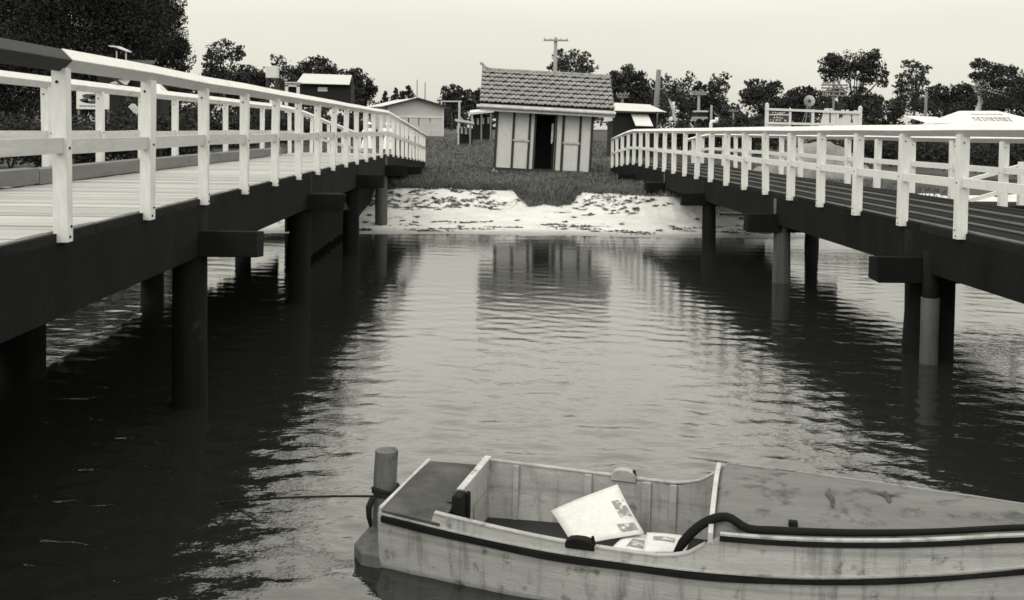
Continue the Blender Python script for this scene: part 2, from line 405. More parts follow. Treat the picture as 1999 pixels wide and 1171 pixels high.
def make_jetty(name, label, side, Xn, Xf, zf, posts, far_posts, hn, hf, Y0, Y1, bents, far_ramp=0):
    """side: -1 left jetty, +1 right jetty; Xn the rail line nearest the channel"""
    root = empty(name, (Xn, Y0, 0), label, 'jetty')
    lo = (Xn, Y0, 0)
    sgn = 1 if Xf > Xn else -1
    mw_ = M['white'] if side < 0 else M['whiteR']
    inset = .092 if side > 0 else .075
    xa, xb = min(Xn, Xf)+inset, max(Xn, Xf)-inset
    # deck
    d = MB()
    if side < 0:
        y = Y0
        while y < Y1-.1:
            w = .178; dz = random.uniform(-.004, .004)
            za, zb = zf(y)+dz, zf(y+w)+dz
            e0, e1 = random.uniform(-.006, .004), random.uniform(-.006, .004)
            x0, x1 = xa-e0, xb+e1
            d.hexa([(x0,y,za-.07),(x1,y,za-.07),(x1,y+w,zb-.07),(x0,y+w,zb-.07),(x0,y,za),(x1,y,za),(x1,y+w,zb),(x0,y+w,zb)])
            y += .19
        dk = d.build('deck', M['deckL'], root)
    else:
        n = 10; wd = (xb-xa)/n
        for i in range(n):
            cut = [Y0] + sorted(random.uniform(Y0+3, Y1-3) for _ in range(4)) + [34.8, Y1]
            cut = sorted(cut)
            for a, b_ in zip(cut[:-1], cut[1:]):
                dz = random.uniform(-.008, .008)
                d.prism([(-wd/2+.012,-.07),(wd/2-.012,-.07),(wd/2-.012,0),(-wd/2+.012,0)], [(xa+wd*(i+.5), a+.006, zf(a)+dz), (xa+wd*(i+.5), b_-.006, zf(b_)+dz)])
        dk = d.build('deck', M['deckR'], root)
        for k, off in enumerate((.10, .66, 1.24, 1.85)):
            s = MB(); y = Y0
            while y < Y1-.5:
                ln = random.uniform(2.5, 4.5); e = min(y+ln, Y1)
                if e > 34.8 > y: e = 34.8
                s.prism([(-.022,.006),(.022,.006),(.018,.024),(-.018,.024)], [(Xn+off, y+.02, zf(y)), (Xn+off, e-.02, zf(e))]); y = e
            s.build('deck_strip', M['strip'], root)
    dk.parent = root
    # edge stringers hide the plank ends
    for ex, q_ in ((Xn, -sgn), (Xf, sgn)):
        ex = ex - q_*(inset-.03); y = Y0; k_ = 0
        while y < Y1-.2:
            e = min(y+random.uniform(4.2, 5.6), Y1-.1)
            for kink in (26.3, 34.8):
                if y < kink-.3 and e > kink: e = kink
            pr = random.uniform(-.006, .006); x0 = (-.03 if q_ < 0 else -.012)+pr; lo_ = -.50+random.uniform(-.03,.01)
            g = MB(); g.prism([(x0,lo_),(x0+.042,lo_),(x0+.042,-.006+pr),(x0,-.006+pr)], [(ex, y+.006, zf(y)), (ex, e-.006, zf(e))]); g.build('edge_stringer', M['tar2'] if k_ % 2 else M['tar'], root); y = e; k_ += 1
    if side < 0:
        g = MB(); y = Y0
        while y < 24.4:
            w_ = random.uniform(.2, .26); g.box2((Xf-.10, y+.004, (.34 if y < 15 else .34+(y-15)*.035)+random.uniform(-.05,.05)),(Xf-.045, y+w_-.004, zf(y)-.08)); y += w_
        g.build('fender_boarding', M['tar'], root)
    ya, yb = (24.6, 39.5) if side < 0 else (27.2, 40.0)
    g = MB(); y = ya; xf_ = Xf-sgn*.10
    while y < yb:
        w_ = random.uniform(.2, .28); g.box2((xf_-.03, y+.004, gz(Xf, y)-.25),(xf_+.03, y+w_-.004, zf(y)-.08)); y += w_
    g.build('bank_shade_boarding', M['tar'], root)  # dark boards added to stand in for shade on the bank
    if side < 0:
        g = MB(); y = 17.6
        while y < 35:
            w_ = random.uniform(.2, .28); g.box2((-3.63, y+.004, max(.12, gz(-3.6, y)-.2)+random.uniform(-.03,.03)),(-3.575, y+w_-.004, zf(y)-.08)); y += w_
        g.build('inner_shade_boarding', M['tar'], root)  # dark boards added as the black shade beneath the deck
        p = MB(); q = onz(40, 738, 0); p.tube([(q.x, q.y, -1.8),(q.x, q.y, .4),(q.x, q.y, zf(q.y)-.1)], [.25,.25,.23], 16); p.build('pile', M['tar'], root, smooth=True)
    # girders
    for gx in (Xn+sgn*.14, (Xn+Xf)/2, Xf-sgn*.14):
        g = MB()
        ysg = [Y0]+[y for y in (26.3, 34.8) if Y0 < y < Y1]+[Y1-.2]
        g.prism([(-.13,-.56),(.13,-.56),(.13,-.075),(-.13,-.075)], [(gx, y, zf(y)) for y in ysg])
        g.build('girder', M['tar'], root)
    # posts and rails
    for X, h, ps, nearrail in ((Xn, hn, posts, True), (Xf, hf, far_posts, False)):
        fz = zf if nearrail or not far_ramp else (lambda yy: zf(yy) + min(0, -(yy-far_ramp)*.012))
        pm = MB(); w = .046 if side < 0 else .056
        pm.prism([(-w,-.07),(w,-.07),(w,h-.07),(-w,h-.07)], [(0,-w,0),(0,w,0)])
        for (bx, by, bz_, dx, dy) in ((-sgn*w, 0, h*.48, -sgn, 0),(-sgn*w, .012, .03, -sgn, 0),(-sgn*w, -.012, -.035, -sgn, 0),(.012, -w, h*.50, 0, -1),(-.01, -w, h-.16, 0, -1)):
            pm.tube([(bx-dx*.004, by-dy*.004, bz_),(bx+dx*.008, by+dy*.008, bz_)], .010, 8)
        proto = pm.build('post', mw_, root, bevel=.006)
        proto.data.materials.append(M['tar'])
        for f_ in list(proto.data.polygons)[6:]: f_.material_index = 1
        for i, y in enumerate(ps):
            o = proto if i == 0 else proto.copy()
            if i: COL.objects.link(o)
            o.parent = root
            o.location = (X-sgn*(.0)*1 , y, fz(y))
            o.rotation_euler = (random.gauss(0, .010), random.gauss(0, .010), random.gauss(0, .05))
            o['_w'] = 1
        # handrail: a square timber laid on its corner
        def rail(y0, y1, material, nm='handrail'):
            m_ = MB(); ysx = [y0]+[y for y in ps if y0+.05 < y < y1-.05]+[y1]
            m_.prism([(0,-.075),(.075,0),(0,.075),(-.075,0)], [(X, y, fz(y)+h-.02+random.gauss(0,.004)) for y in ysx])
            return m_.build(nm, material, root, bevel=.006)
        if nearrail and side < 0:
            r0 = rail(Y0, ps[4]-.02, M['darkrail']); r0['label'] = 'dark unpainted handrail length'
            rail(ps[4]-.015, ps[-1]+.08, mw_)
        else:
            rail(ps[0]-.08, ps[-1]+.08, mw_)
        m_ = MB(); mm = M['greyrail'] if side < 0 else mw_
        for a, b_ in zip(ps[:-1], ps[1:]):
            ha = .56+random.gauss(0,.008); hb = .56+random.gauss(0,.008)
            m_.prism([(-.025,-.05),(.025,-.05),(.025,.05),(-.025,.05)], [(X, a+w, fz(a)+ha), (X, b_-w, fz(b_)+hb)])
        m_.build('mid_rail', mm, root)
    # kerb along the far side
    if side < 0:
        y = Y0
        for k in range(7):
            e = min(y+3.6, 23.5)
            if e-y < .4: break
            kb = MB(); kb.prism([(0,.002),(.15,.002),(.15,.17),(0,.18)], [(Xf+.08, y+.01, zf(y)+random.uniform(0,.02)), (Xf+.08, e-.01, zf(e)+random.uniform(0,.02))])
            kb.build('kerb', M['kerb'], root); y = e
    # bents: headstock + piles
    for (y, cluster, palefront) in bents:
        z = zf(y)
        hb = MB(); xo = Xn - sgn*.55; xe = Xf+sgn*.45
        hb.box2((min(xo,xe), y-.15, z-(.70 if side > 0 else .58)), (max(xo,xe), y+.15, z-(.40 if side > 0 else .31)))
        for k_ in range(8):
            v_ = Vector(hb.v[k_]); hb.v[k_] = (v_.x+random.gauss(0,.03), v_.y+random.gauss(0,.01), v_.z+random.gauss(0,.012))
        hb.build('headstock', M['tar'], root, bevel=.012)
        def pile(x, yy, r, m_, top):
            zb = min(gz(x, yy)-.6, -.6); p = MB(); pts = []; rr = []
            lx, ly = random.gauss(0,.03), random.gauss(0,.02)
            for k in range(9):
                t = k/8; pts.append((x+lx*(1-t), yy+ly*(1-t), zb+(top-zb)*t)); rr.append(r*(1.04-.10*t+.03*math.sin(t*9+x*3)))
            p.tube(pts, rr, 18)
            for k_ in range(len(p.v)):
                q = Vector(p.v[k_]); c_ = Vector((x, yy, q.z)); d_ = q-c_
                nz_ = mnoise.noise(Vector((d_.x*9+x, d_.y*9+yy, q.z*.7)))
                p.v[k_] = tuple(c_+d_*(1+.13*nz_))
            return p.build('pile', m_, root, smooth=True)
        if cluster:
            pile(Xn+sgn*.28, y+.25, .31, M['tar'], z-.1); pl = pile(Xn+sgn*.06, y-.27, .115, M['palepile'], .80); pl['label'] = 'pale slim fender pile'
            pile(Xn+sgn*.06, y-.27, .10, M['tar'], z-.3)
        else:
            pile(Xn+sgn*.14, y, .17 if side < 0 else .165, M['palepile'] if palefront == 1 else M['pile'], z-.1)
        pile(Xf-sgn*.1, y+.05, .165, M['pile'], z-.1)
    for c in root.children: # world-built children: make them relative to the root
        c.location = Vector(c.location) - root.location
    return root

postsL = [6.23+1.53*k for k in range(-4, 24)]
farL = [6.9+1.55*k for k in range(-4, 24)]
make_jetty('jetty', 'jetty on the left with pale cross planks, a grey kerb and tall white railings', -1, -2.76, -5.30, zL,
           postsL, farL, 1.13, 1.21, 0.05, 42.2, [(3.8,0,0),(9.3,0,0),(14.8,0,0),(20.3,0,0),(25.8,0,1),(31.4,0,0)], far_ramp=24)
postsR = [10.45+1.49*k for k in range(-6, 21)]
farR = [9.9+1.62*k for k in range(-5, 19)]
make_jetty('jetty', 'jetty on the right with dark lengthwise planks and bright white railings', 1, 5.30, 8.15, zR,
           postsR, farR, 1.17, 1.08, 1.0, 41.0, [(5.7,0,0),(11.5,1,0),(17.3,0,1),(23.1,0,0),(28.3,0,1),(34.0,0,0)])

# ------------------------------------------------------------------ the tiled shed
def make_shed():
    Ys = 40.0
    root = empty('shed', (2.30, Ys, .93), 'small pale panelled shed with a tiled roof standing on the grass bank between the jetties', 'shed')
    root.rotation_euler = (0, R(2.3), 0)
    hw, dep, h0, h1 = 2.02, 3.6, .14, 2.62   # half width, depth, floor, wall top
    def wall(x0, x1, y0, y1, z0=h0, z1=h1, nm='wall', m=M['fibro']):
        w = MB(); w.box2((x0,y0,z0),(x1,y1,z1)); return w.build(nm, m, root)
    d0, d1 = -.36, .46       # door opening
    wall(-hw, d0, 0, .06); wall(d1, hw, 0, .06)
    wall(-hw, -hw+.06, .062, dep); wall(hw-.06, hw, .062, dep); wall(-hw+.06, hw-.06, dep-.06, dep)
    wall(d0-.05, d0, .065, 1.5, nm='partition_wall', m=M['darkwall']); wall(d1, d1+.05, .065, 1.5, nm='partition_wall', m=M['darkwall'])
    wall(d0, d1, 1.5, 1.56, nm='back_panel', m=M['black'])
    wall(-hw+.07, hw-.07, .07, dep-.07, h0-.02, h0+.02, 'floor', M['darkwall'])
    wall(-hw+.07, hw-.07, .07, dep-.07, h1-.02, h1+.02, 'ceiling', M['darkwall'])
    lint = MB(); lint.box2((d0, -.01, 2.42),(d1, .06, h1)); lint.build('lintel', M['dark'], root)
    # dark cover strips
    for x, w in ((-hw+.0, .11),(-1.30,.10),(-.62,.10),(-.40,.07),(.50,.07),(.80,.11),(1.52,.10),(hw-.0,.11)):
        s = MB(); s.box2((x-w/2, -.035, h0-.02),(x+w/2, -.002, h1-.02)); s.build('cover_strip', M['dark'], root)
    for x0, x1 in ((-1.30,-.62),(.80,1.52)):
        s = MB(); s.box2((x0+.0, -.055, 1.28),(x1-.0, -.037, 1.36)); s.build('panel_rail', M['boattrim'], root)
    s = MB(); s.box2((-hw, -.03, h0-.12),(hw, .10, h0-.003)); s.build('bearer', M['dark'], root)
    # door leaf, hinged open inside the dark recess, its edge catching light
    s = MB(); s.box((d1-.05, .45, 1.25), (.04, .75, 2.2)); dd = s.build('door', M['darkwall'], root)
    s = MB()
    s.box((d1-.10, .10, 1.72), (.10, .03, .78)); s.box((d1-.12, .09, 1.30), (.05, .025, .10))
    s.build('towel', M['boattrim'], root)
    # roof
    ez, rz_, ef, eb, rx0, rx1, ry = 2.78, 4.30, -.62, 4.2, -2.78, 2.86, 1.75
    courses = 8; tiles = 30; sub = 6
    rise = math.atan2(rz_-ez, ry-ef)
    for (ya, yb) in ((ef, ry), (eb, ry)):
        co = []; q = []; nxx = tiles*sub+1
        for c in range(courses):
            for e in (0, 1):
                t = (c+e*1.10)/courses; t = min(t, 1.0)
                for i in range(nxx):
                    u = i/(nxx-1); ph = (i % sub)/sub
                    prof = .045*(abs(math.sin(math.pi*ph)))**.8
                    lift = .105*(1-e) + (.012*math.sin(c*3.1+int(i/sub)*2.3))
                    z = ez + (rz_-ez)*t + lift + prof
                    co.append((rx0+(rx1-rx0)*u, ya+(yb-ya)*t, z))
            b0 = c*2*nxx
            for i in range(nxx-1): q.append((b0+i, b0+i+1, b0+nxx+i+1, b0+nxx+i))
        # front edge lips of each course
        nlip = len(co)
        for c in range(courses):
            b0 = c*2*nxx
            for i in range(nxx): 
                x_, y_, z_ = co[b0+i]; co.append((x_, y_+(.004 if yb > ya else -.004), z_-.040))
            l0 = nlip+c*nxx
            for i in range(nxx-1): q.append((b0+i, l0+i, l0+i+1, b0+i+1))
        np_mesh('roof', np.array(co), np.array(q), M['tile'], False, root)
    s = MB()
    for sy, yb in ((1, ef), (-1, eb)):
        s.hexa([(rx0+.05, yb+.02*sy, ez-.06),(rx1-.05, yb+.02*sy, ez-.06),(rx1-.05, ry, rz_-.06),(rx0+.05, ry, rz_-.06),
                (rx0+.05, yb+.02*sy, ez-.02),(rx1-.05, yb+.02*sy, ez-.02),(rx1-.05, ry, rz_-.02),(rx0+.05, ry, rz_-.02)])
    s.build('roof_lining', M['dark'], root)
    for x in (rx0+.04, rx1-.04):
        s = MB(); s.add([(x,ef+.1,ez-.02),(x,eb-.1,ez-.02),(x,ry,rz_-.03)], [(0,1,2)])
        s.add([(x+.03,ef+.1,ez-.02),(x+.03,eb-.1,ez-.02),(x+.03,ry,rz_-.03)], [(0,1,2)]); s.build('gable', M['fibro'], root)
    s = MB()
    for k in range(14):
        xa = rx0+(rx1-rx0)*k/14; xb = rx0+(rx1-rx0)*(k+1)/14+.03
        s.tube([(xa, ry, rz_+.02),(xb, ry, rz_+.02)], [.10,.085], 10)
    s.build('ridge_cap', M['tile'], root, smooth=True)
    s = MB(); s.tube([(rx0+.28, ry, rz_+.02),(rx0+.10, ry, rz_+.12),(rx0+.02, ry, rz_+.26),(rx0-.06, ry, rz_+.30),(rx0-.10, ry, rz_+.25)], [.10,.09,.06,.07,.03], 8)
    s.build('finial', M['tile'], root, smooth=True)
    # gutter and fascia (a short return juts at the left)
    s = MB(); s.box2((rx0+.0, ef-.03, ez-.30),(rx1, ef-.005, ez-.015)); s.build('fascia', M['conc'], root)
    s = MB(); s.prism([(0,0)]*0 or [(-.0,0)], [(0,0,0)]) if False else None
    g = MB(); ring = [(-.005-.13*math.sin(a)*1.0, -.13+.13*math.cos(a)*-1.0+.02) for a in np.linspace(0, math.pi, 7)]
    rings = []
    for x in (rx0-.12, rx1+.02):
        rings.append([(x, ef-.035+p[0], ez-.06+p[1]*.62) for p in ring])
    g.loft(rings); g.build('gutter', M['boattrim'], root)
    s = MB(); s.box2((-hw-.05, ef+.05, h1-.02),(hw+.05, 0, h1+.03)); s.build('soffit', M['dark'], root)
    for x in (-hw+.02, -.12, .34, hw-.1):
        s = MB(); s.box((x, .02, -.10), (.26,.34,.20)); s.box((x,.05,.05),(.12,.12,.14)); s.build('stump', M['conc'], root)
    return root
make_shed()

# ------------------------------------------------------------------ foreground boat
BO = Vector((-.50, 6.24, 0)); BANG = R(-16.2)
boat = empty('boat', BO, 'weathered grey open boat with a decked bow, moored in the foreground', 'boat', rz=BANG)
UV = Matrix.Rotation(BANG, 3, 'Z')
def b2w(u, v, z): return BO + UV @ Vector((u, v, z))
def ip(u, a, b_): return float(np.interp(u, a, b_))
KU = [0, .5, 1.1, 1.96, 2.5, 3.02, 3.53, 4.1, 4.5]
def hwid(u): return ip(u, KU, [.446,.53,.585,.59,.54,.435,.285,.115,.012])
def rubz(u): return ip(u, KU, [.335,.315,.295,.295,.315,.345,.385,.45,.52])
def topz(u):
    return rubz(u) + ip(u, [0,.33,.36,1.55,1.75,1.88,1.97,2.05,3.5,4.5], [.03,.03,.10,.075,.075,.11,.17,.235,.20,.14])
us = sorted(set(list(np.linspace(0, 4.5, 46)) + [.33,.36,1.6,1.7,1.8,1.84,1.88,1.92,1.97,2.01,2.05]))
def smooth_w(u): # smoothed half width
    return sum(hwid(max(0, min(4.5, u+d)))*w for d, w in ((-.2,.2),(-.1,.2),(0,.2),(.1,.2),(.2,.2)))
def sw(u):
    k = smooth_w(u); 
    return hwid(u) if u < .21 or u > 4.29 else k
def sr(u):
    return sum(rubz(max(0, min(4.5, u+d))) for d in (-.25,-.12,0,.12,.25))/5
def st(u):
    return topz(u) - rubz(u) + sr(u)
# outer shell
m_ = MB(); rings = []
for u in us:
    w = sw(u); r = sr(u); t = st(u)
    near = [(u,-(w-.004),t),(u,-w,r+.02),(u,-w,r),(u,-(w-.012),r*.55),(u,-(w*.975-.02),.03),(u,-(w*.9-.035 if w > .06 else w*.5),-.12)]
    far = [(p[0],-p[1],p[2]) for p in near[::-1]]
    rings.append(near+far)
m_.loft(rings, close=False, caps=False)
# transom
n = len(rings[0]); base = len(m_.v); m_.v.extend(rings[0]); m_.f.append(tuple(base+i for i in range(n)))
hull = m_.build('hull', M['boat'], boat)
so = hull.modifiers.new('thickness', 'SOLIDIFY'); so.thickness = .028; so.offset = -1
# lining inside the cockpit, floor
m_ = MB(); rings = []
for u in [q for q in us if .36 <= q <= 2.02]:
    w = sw(u)-.034; t = st(u)-.012
    rings.append([(u,-w,t),(u,-(w-.01),.2),(u,-(w-.05),.0),(u,w-.05,.0),(u,w-.01,.2),(u,w,t)])
m_.loft(rings, close=False, caps=False)
m_.build('lining', M['boatin'], boat, recalc=False)
m_ = MB(); us2 = [q for q in us if .37 <= q <= 2.3]
rg = [[(u,-(sw(u)-.06),.035),(u,(sw(u)-.06),.035)] for u in us2]; m_.loft(rg, close=False, caps=False)
m_.build('floor_boards', M['bilge'], boat)
# gunwale cap (far and near, cockpit length)
for sgn in (-1, 1):
    m_ = MB(); rg = []
    for u in [q for q in us if .36 <= q <= 1.97]:
        w = sw(u); t = st(u)
        rg.append([(u,sgn*(w-.036),t+.001),(u,sgn*(w+.002),t+.001),(u,sgn*(w+.002),t+.010),(u,sgn*(w-.036),t+.010)])
    m_.loft(rg); m_.build('gunwale_cap', M['boatin'], boat)
# rubbing strips
for sgn in (-1, 1):
    m_ = MB(); rg = []
    for u in us:
        w = sw(u); r = sr(u); k = (.026 + .004*math.sin(u*7))*(1-.4*min(1, max(0, (u-1.5)/1.2)))
        rg.append([(u,sgn*(w-.004),r-k),(u,sgn*(w+.022),r-k*.7),(u,sgn*(w+.022),r+k*.5),(u,sgn*(w-.002),r+k*.75)])
    m_.loft(rg); m_.build('rubbing_strip', M['rub'], boat)
    m_ = MB(); rg = []
    for u in us:
        w = sw(u); r = sr(u)
        rg.append([(u,sgn*(w-.003),r+.0235),(u,sgn*(w+.014),r+.0235),(u,sgn*(w+.014),r+.031),(u,sgn*(w-.003),r+.034)])
    m_.loft(rg); m_.build('strip_edge', M['boatin'], boat)
# upper black strip under the foredeck edge, near side and far side
for sgn in (-1, 1):
    m_ = MB(); rg = []
    for u in [q for q in us if q >= 2.05]:
        w = sw(u); t = st(u)
        rg.append([(u,sgn*(w-.006),t-.032),(u,sgn*(w+.012),t-.03),(u,sgn*(w+.012),t-.006),(u,sgn*(w-.006),t-.004)])
    m_.loft(rg); m_.build('deck_edge_strip', M['rub'], boat)
# stern deck
m_ = MB(); rg = []
for u in np.linspace(0.0, .40, 6):
    w = sw(u)+.005; z = sr(u)+.036
    rg.append([(u,-w,z),(u,-w*.5,z+.012),(u,0,z+.016),(u,w*.5,z+.012),(u,w,z),(u,w,z+.016),(u,w*.5,z+.030),(u,0,z+.034),(u,-w*.5,z+.030),(u,-w,z+.016)])
m_.loft(rg); m_.build('stern_deck', M['sterndeck'], boat)
m_ = MB(); w0 = sw(0); z0 = sr(0)+.045
m_.bar((-.012,-w0,z0),(-.012,w0,z0+.004), .022, .04); m_.build('transom_cap', M['boattrim'], boat)
# bulkhead with pale top edge and dark knees
m_ = MB(); w = sw(.42)-.04; zt = sr(.42)+.125
m_.box2((.405,-w*.35,.03),(.43,w,zt)); m_.build('bulkhead', M['boatin'], boat)
m_ = MB(); m_.box2((.395,-w*.35,zt+.001),(.44,w,zt+.014)); m_.build('bulkhead_cap', M['boattrim'], boat)
m_ = MB(); m_.box2((.445,-w*.34,.03),(.475,-w*.34+.05,zt-.01)); m_.box2((.40,-w*.62,.12),(.46,-w*.36,zt+.012)); m_.build('mooring_bitt', M['rub'], boat, bevel=.012)
# frames (ribs) inside
for u, wd in ((.62,.035),(1.12,.05),(1.52,.06),(1.70,.045)):
    for sgn in (-1, 1):
        m_ = MB(); ww = sw(u)-.036; t = st(u)-.004
        if sgn < 0: t -= .05
        m_.hexa([(u-wd/2,sgn*(ww-.05),.03),(u+wd/2,sgn*(ww-.05),.03),(u+wd/2,sgn*(ww-.012),.03),(u-wd/2,sgn*(ww-.012),.03),
                 (u-wd/2,sgn*(ww-.028),t),(u+wd/2,sgn*(ww-.028),t),(u+wd/2,sgn*(ww+.001),t),(u-wd/2,sgn*(ww+.001),t)])
        m_.build('rib', M['boatin'], boat)
# rowlock pads on each gunwale
for sgn, u in ((-1, 1.27),(1, 1.36)):
    m_ = MB(); ww = sw(u)-.02; t = st(u)+.011
    kk_ = .6 if sgn < 0 else 1.0
    sec = [(u-.085, t-.03),(u-.085,t+.008*kk_),(u-.06,t+.038*kk_),(u-.025,t+.05*kk_),(u+.025,t+.05*kk_),(u+.06,t+.038*kk_),(u+.085,t+.008*kk_),(u+.085,t-.03)]
    m_.loft([[(a, sgn*(ww-.035), b_) for a, b_ in sec], [(a, sgn*(ww+.03), b_) for a, b_ in sec]])
    o = m_.build('rowlock_pad', M['rub'] if sgn < 0 else M['boatin'], boat, bevel=.006)
    m_ = MB(); m_.tube([(u+.07, sgn*(ww), t+.045),(u+.085, sgn*(ww), t-.02),(u+.06, sgn*ww, t-.07)], .009, 8); m_.build('rowlock_pin', M['rub'], o)
# foredeck, cambered
m_ = MB(); rg = []; K = 11
for u in [q for q in us if q >= 2.01]+[4.49]:
    w = sw(u)-.002; t = st(u)+.003; row = []
    for k in range(K):
        s = -1+2*k/(K-1); row.append((u+.05*(1-abs(s))*(1 if u < 2.02 else 0)*0, s*w, t + (.075*min(1, w/.5))*(1-s*s)))
    rg.append(row)
m_.loft(rg, close=False, caps=False)
fd = m_.build('foredeck', M['boatdeck'], boat, smooth=True)
# coaming along the aft edge of the foredeck (pale)
m_ = MB(); w = sw(2.0)-.004; t = st(2.03)
rg = []
for k in range(K):
    s = -1+2*k/(K-1); zc = t+.075*(1-s*s)
    rg.append([(1.985,s*w,zc-.05),(2.012,s*w,zc-.05),(2.012,s*w,zc+.022),(1.985,s*w,zc+.022)])
m_.loft(rg); m_.build('coaming', M['boattrim'], boat)
# low stern step behind the transom
m_ = MB(); sec = [(-.02,-.42),(-.16,-.40),(-.25,-.30),(-.26,-.05),(-.22,.22),(-.02,.30)]
m_.loft([[(a,b_,-.12) for a,b_ in sec],[(a,b_,.07) for a,b_ in sec],[(a*.96-.003,b_*.96,.085) for a,b_ in sec]])
m_.build('stern_step', M['wornpost'], boat, bevel=.006)
for sgn in (-1, 1):
    m_ = MB(); rg = []
    for u in [q for q in us if q >= 2.05]:
        w = sw(u); t = st(u)+.003
        rg.append([(u,sgn*(w-.014),t+.004),(u,sgn*(w+.006),t-.004),(u,sgn*(w+.006),t+.006),(u,sgn*(w-.014),t+.011)])
    m_.loft(rg); m_.build('deck_edge_trim', M['boatin'], boat)
# two old tar smears and a plank seam on the deck
for (u0, v0, w_, l_) in ((2.66,-.06,.035,.30),(2.98,.03,.04,.20),(2.98,.06,.16,.035)):
    m_ = MB(); K_ = 14; rows = []
    for i in range(K_+1):
        row = []
        for j in range(3):
            v = v0+l_*(i/K_-.5); u = u0+w_*(j-1)*.5*math.sin(math.pi*(i+.6)/(K_+1.2))*(1+.25*math.sin(i*.9+j))+.008*math.sin(i*.5)
            wd = sw(u)-.002; row.append((u, v, st(u)+.003+(.075*min(1, wd/.5))*(1-(v/wd)**2)+.006))
        rows.append(row)
    m_.loft(rows, close=False, caps=False); m_.build('tar_smear', M['sterndeck'], boat, recalc=False)
# small deck block
m_ = MB(); m_.box((2.44,-.42,st(2.44)+.035),(.05,.035,.05)); m_.build('deck_block', M['rub'], boat, bevel=.006)

# mooring post by the transom
mp_ = Vector((-.70, 6.30, 0))
post = empty('mooring_post', (mp_.x, mp_.y, -1.6), 'worn timber mooring post standing at the stern of the grey boat', 'post')
m_ = MB(); pts = []; rr = []
for k in range(13):
    t = k/12; pts.append((.05*t, .0, t*2.19)); rr.append(.080*(1+.05*math.sin(k*1.7)) if k < 12 else .078)
m_.tube(pts, rr, 8); tim = m_.build('timber', M['wornpost'], post, smooth=False)
dm = tim.modifiers.new('worn', 'DISPLACE'); tx = bpy.data.textures.new('worn', 'CLOUDS'); tx.noise_scale = .12; dm.texture = tx; dm.strength = .03; dm.mid_level = .5
m_ = MB()
zz = 1.6+.30
m_.tube([(.05+.087*math.cos(a), .087*math.sin(a), zz+.012*math.sin(2*a)+.02*(a/6.3)) for a in np.linspace(0, 6.283*2, 30)], .014, 8)
m_.tube([(-.03,-.09,zz),(-.05,-.12,zz-.05),(-.05,-.11,zz-.12),(-.04,-.10,zz-.19)], [.02,.022,.018,.01], 8)
m_.build('rope_hitch', M['rope'], post, smooth=True)

# mooring rope: from the bitt past the post and down into the water
m_ = MB(); pA = b2w(.43,-.25,.40); pB = Vector((-.66, 6.20, .315)); pC = onz(400, 984, -.03)
pts = []
for k in range(9):
    t = k/8; p = pA.lerp(pB, t); p.z -= .012*math.sin(math.pi*t); pts.append(p)
for k in range(1, 13):
    t = k/12; p = pB.lerp(pC, t); p.z += .02*math.sin(math.pi*t); pts.append(p)
m_.tube(pts, .0075, 8)
tag(m_.build('rope', M['rope'], None, smooth=True), 'thin dark mooring rope running left from the boat into the water', 'rope')

# black hose
m_ = MB(); pts = []
z = topz(2.2)
cp = [(1.82,-.46,.17),(1.80,-.47,.30),(1.84,-.48,.42),(1.95,-.48,.545),(2.08,-.48,.60)] + [(u, -(sw(u)-.052), st(u)+.028) for u in np.linspace(2.2, 4.15, 14)]
cp = [b2w(*p) for p in cp]
for i in range(len(cp)-1):
    p0, p1, p2, p3 = cp[max(i-1,0)], cp[i], cp[i+1], cp[min(i+2, len(cp)-1)]
    for k in range(4):
        t = k/4; pts.append(.5*((2*p1)+(p2-p0)*t+(2*p0-5*p1+4*p2-p3)*t*t+(3*p1-p0-3*p2+p3)*t**3))
pts.append(cp[-1])
m_.tube(pts, [.023]*8+[.027-.010*min(1, k_/40) for k_ in range(len(pts)-8)], 10)
tag(m_.build('hose', M['rubber'], None, smooth=True), 'thick black hose curling over the near edge of the boat foredeck', 'hose')

# newspapers in the cockpit
def sheet(name, corners, material, label, group=None, curl=.02, marks=(), n=9):
    a, b_, c, d = [Vector(p) for p in corners]
    nrm = (b_-a).cross(d-a).normalized()
    def pt(s, t, off=0):
        p = (a*(1-s)+b_*s)*(1-t)+(d*(1-s)+c*s)*t
        return p + nrm*(curl*math.sin(s*3.3+.5)*math.sin(t*2.7+.2) + off)
    m_ = MB(); rows = [[pt(i/n, j/n) for i in range(n+1)] for j in range(n+1)]
    m_.loft(rows, close=False, caps=False)
    o = m_.build(name, material, None, smooth=True, recalc=False)
    so = o.modifiers.new('thickness', 'SOLIDIFY'); so.thickness = .003; so.offset = 0
    tag(o, label, 'newspaper', group)
    for (s0, t0, s1, t1) in marks:
        k = MB(); rows = [[pt(s0+(s1-s0)*i/3, t0+(t1-t0)*j/3, .003 if nrm.y < 0 or nrm.z > .5 else -.003) for i in range(4)] for j in range(4)]
        k.loft(rows, close=False, caps=False); k.build('printed_block', M['ink'], o, recalc=False)
    return o
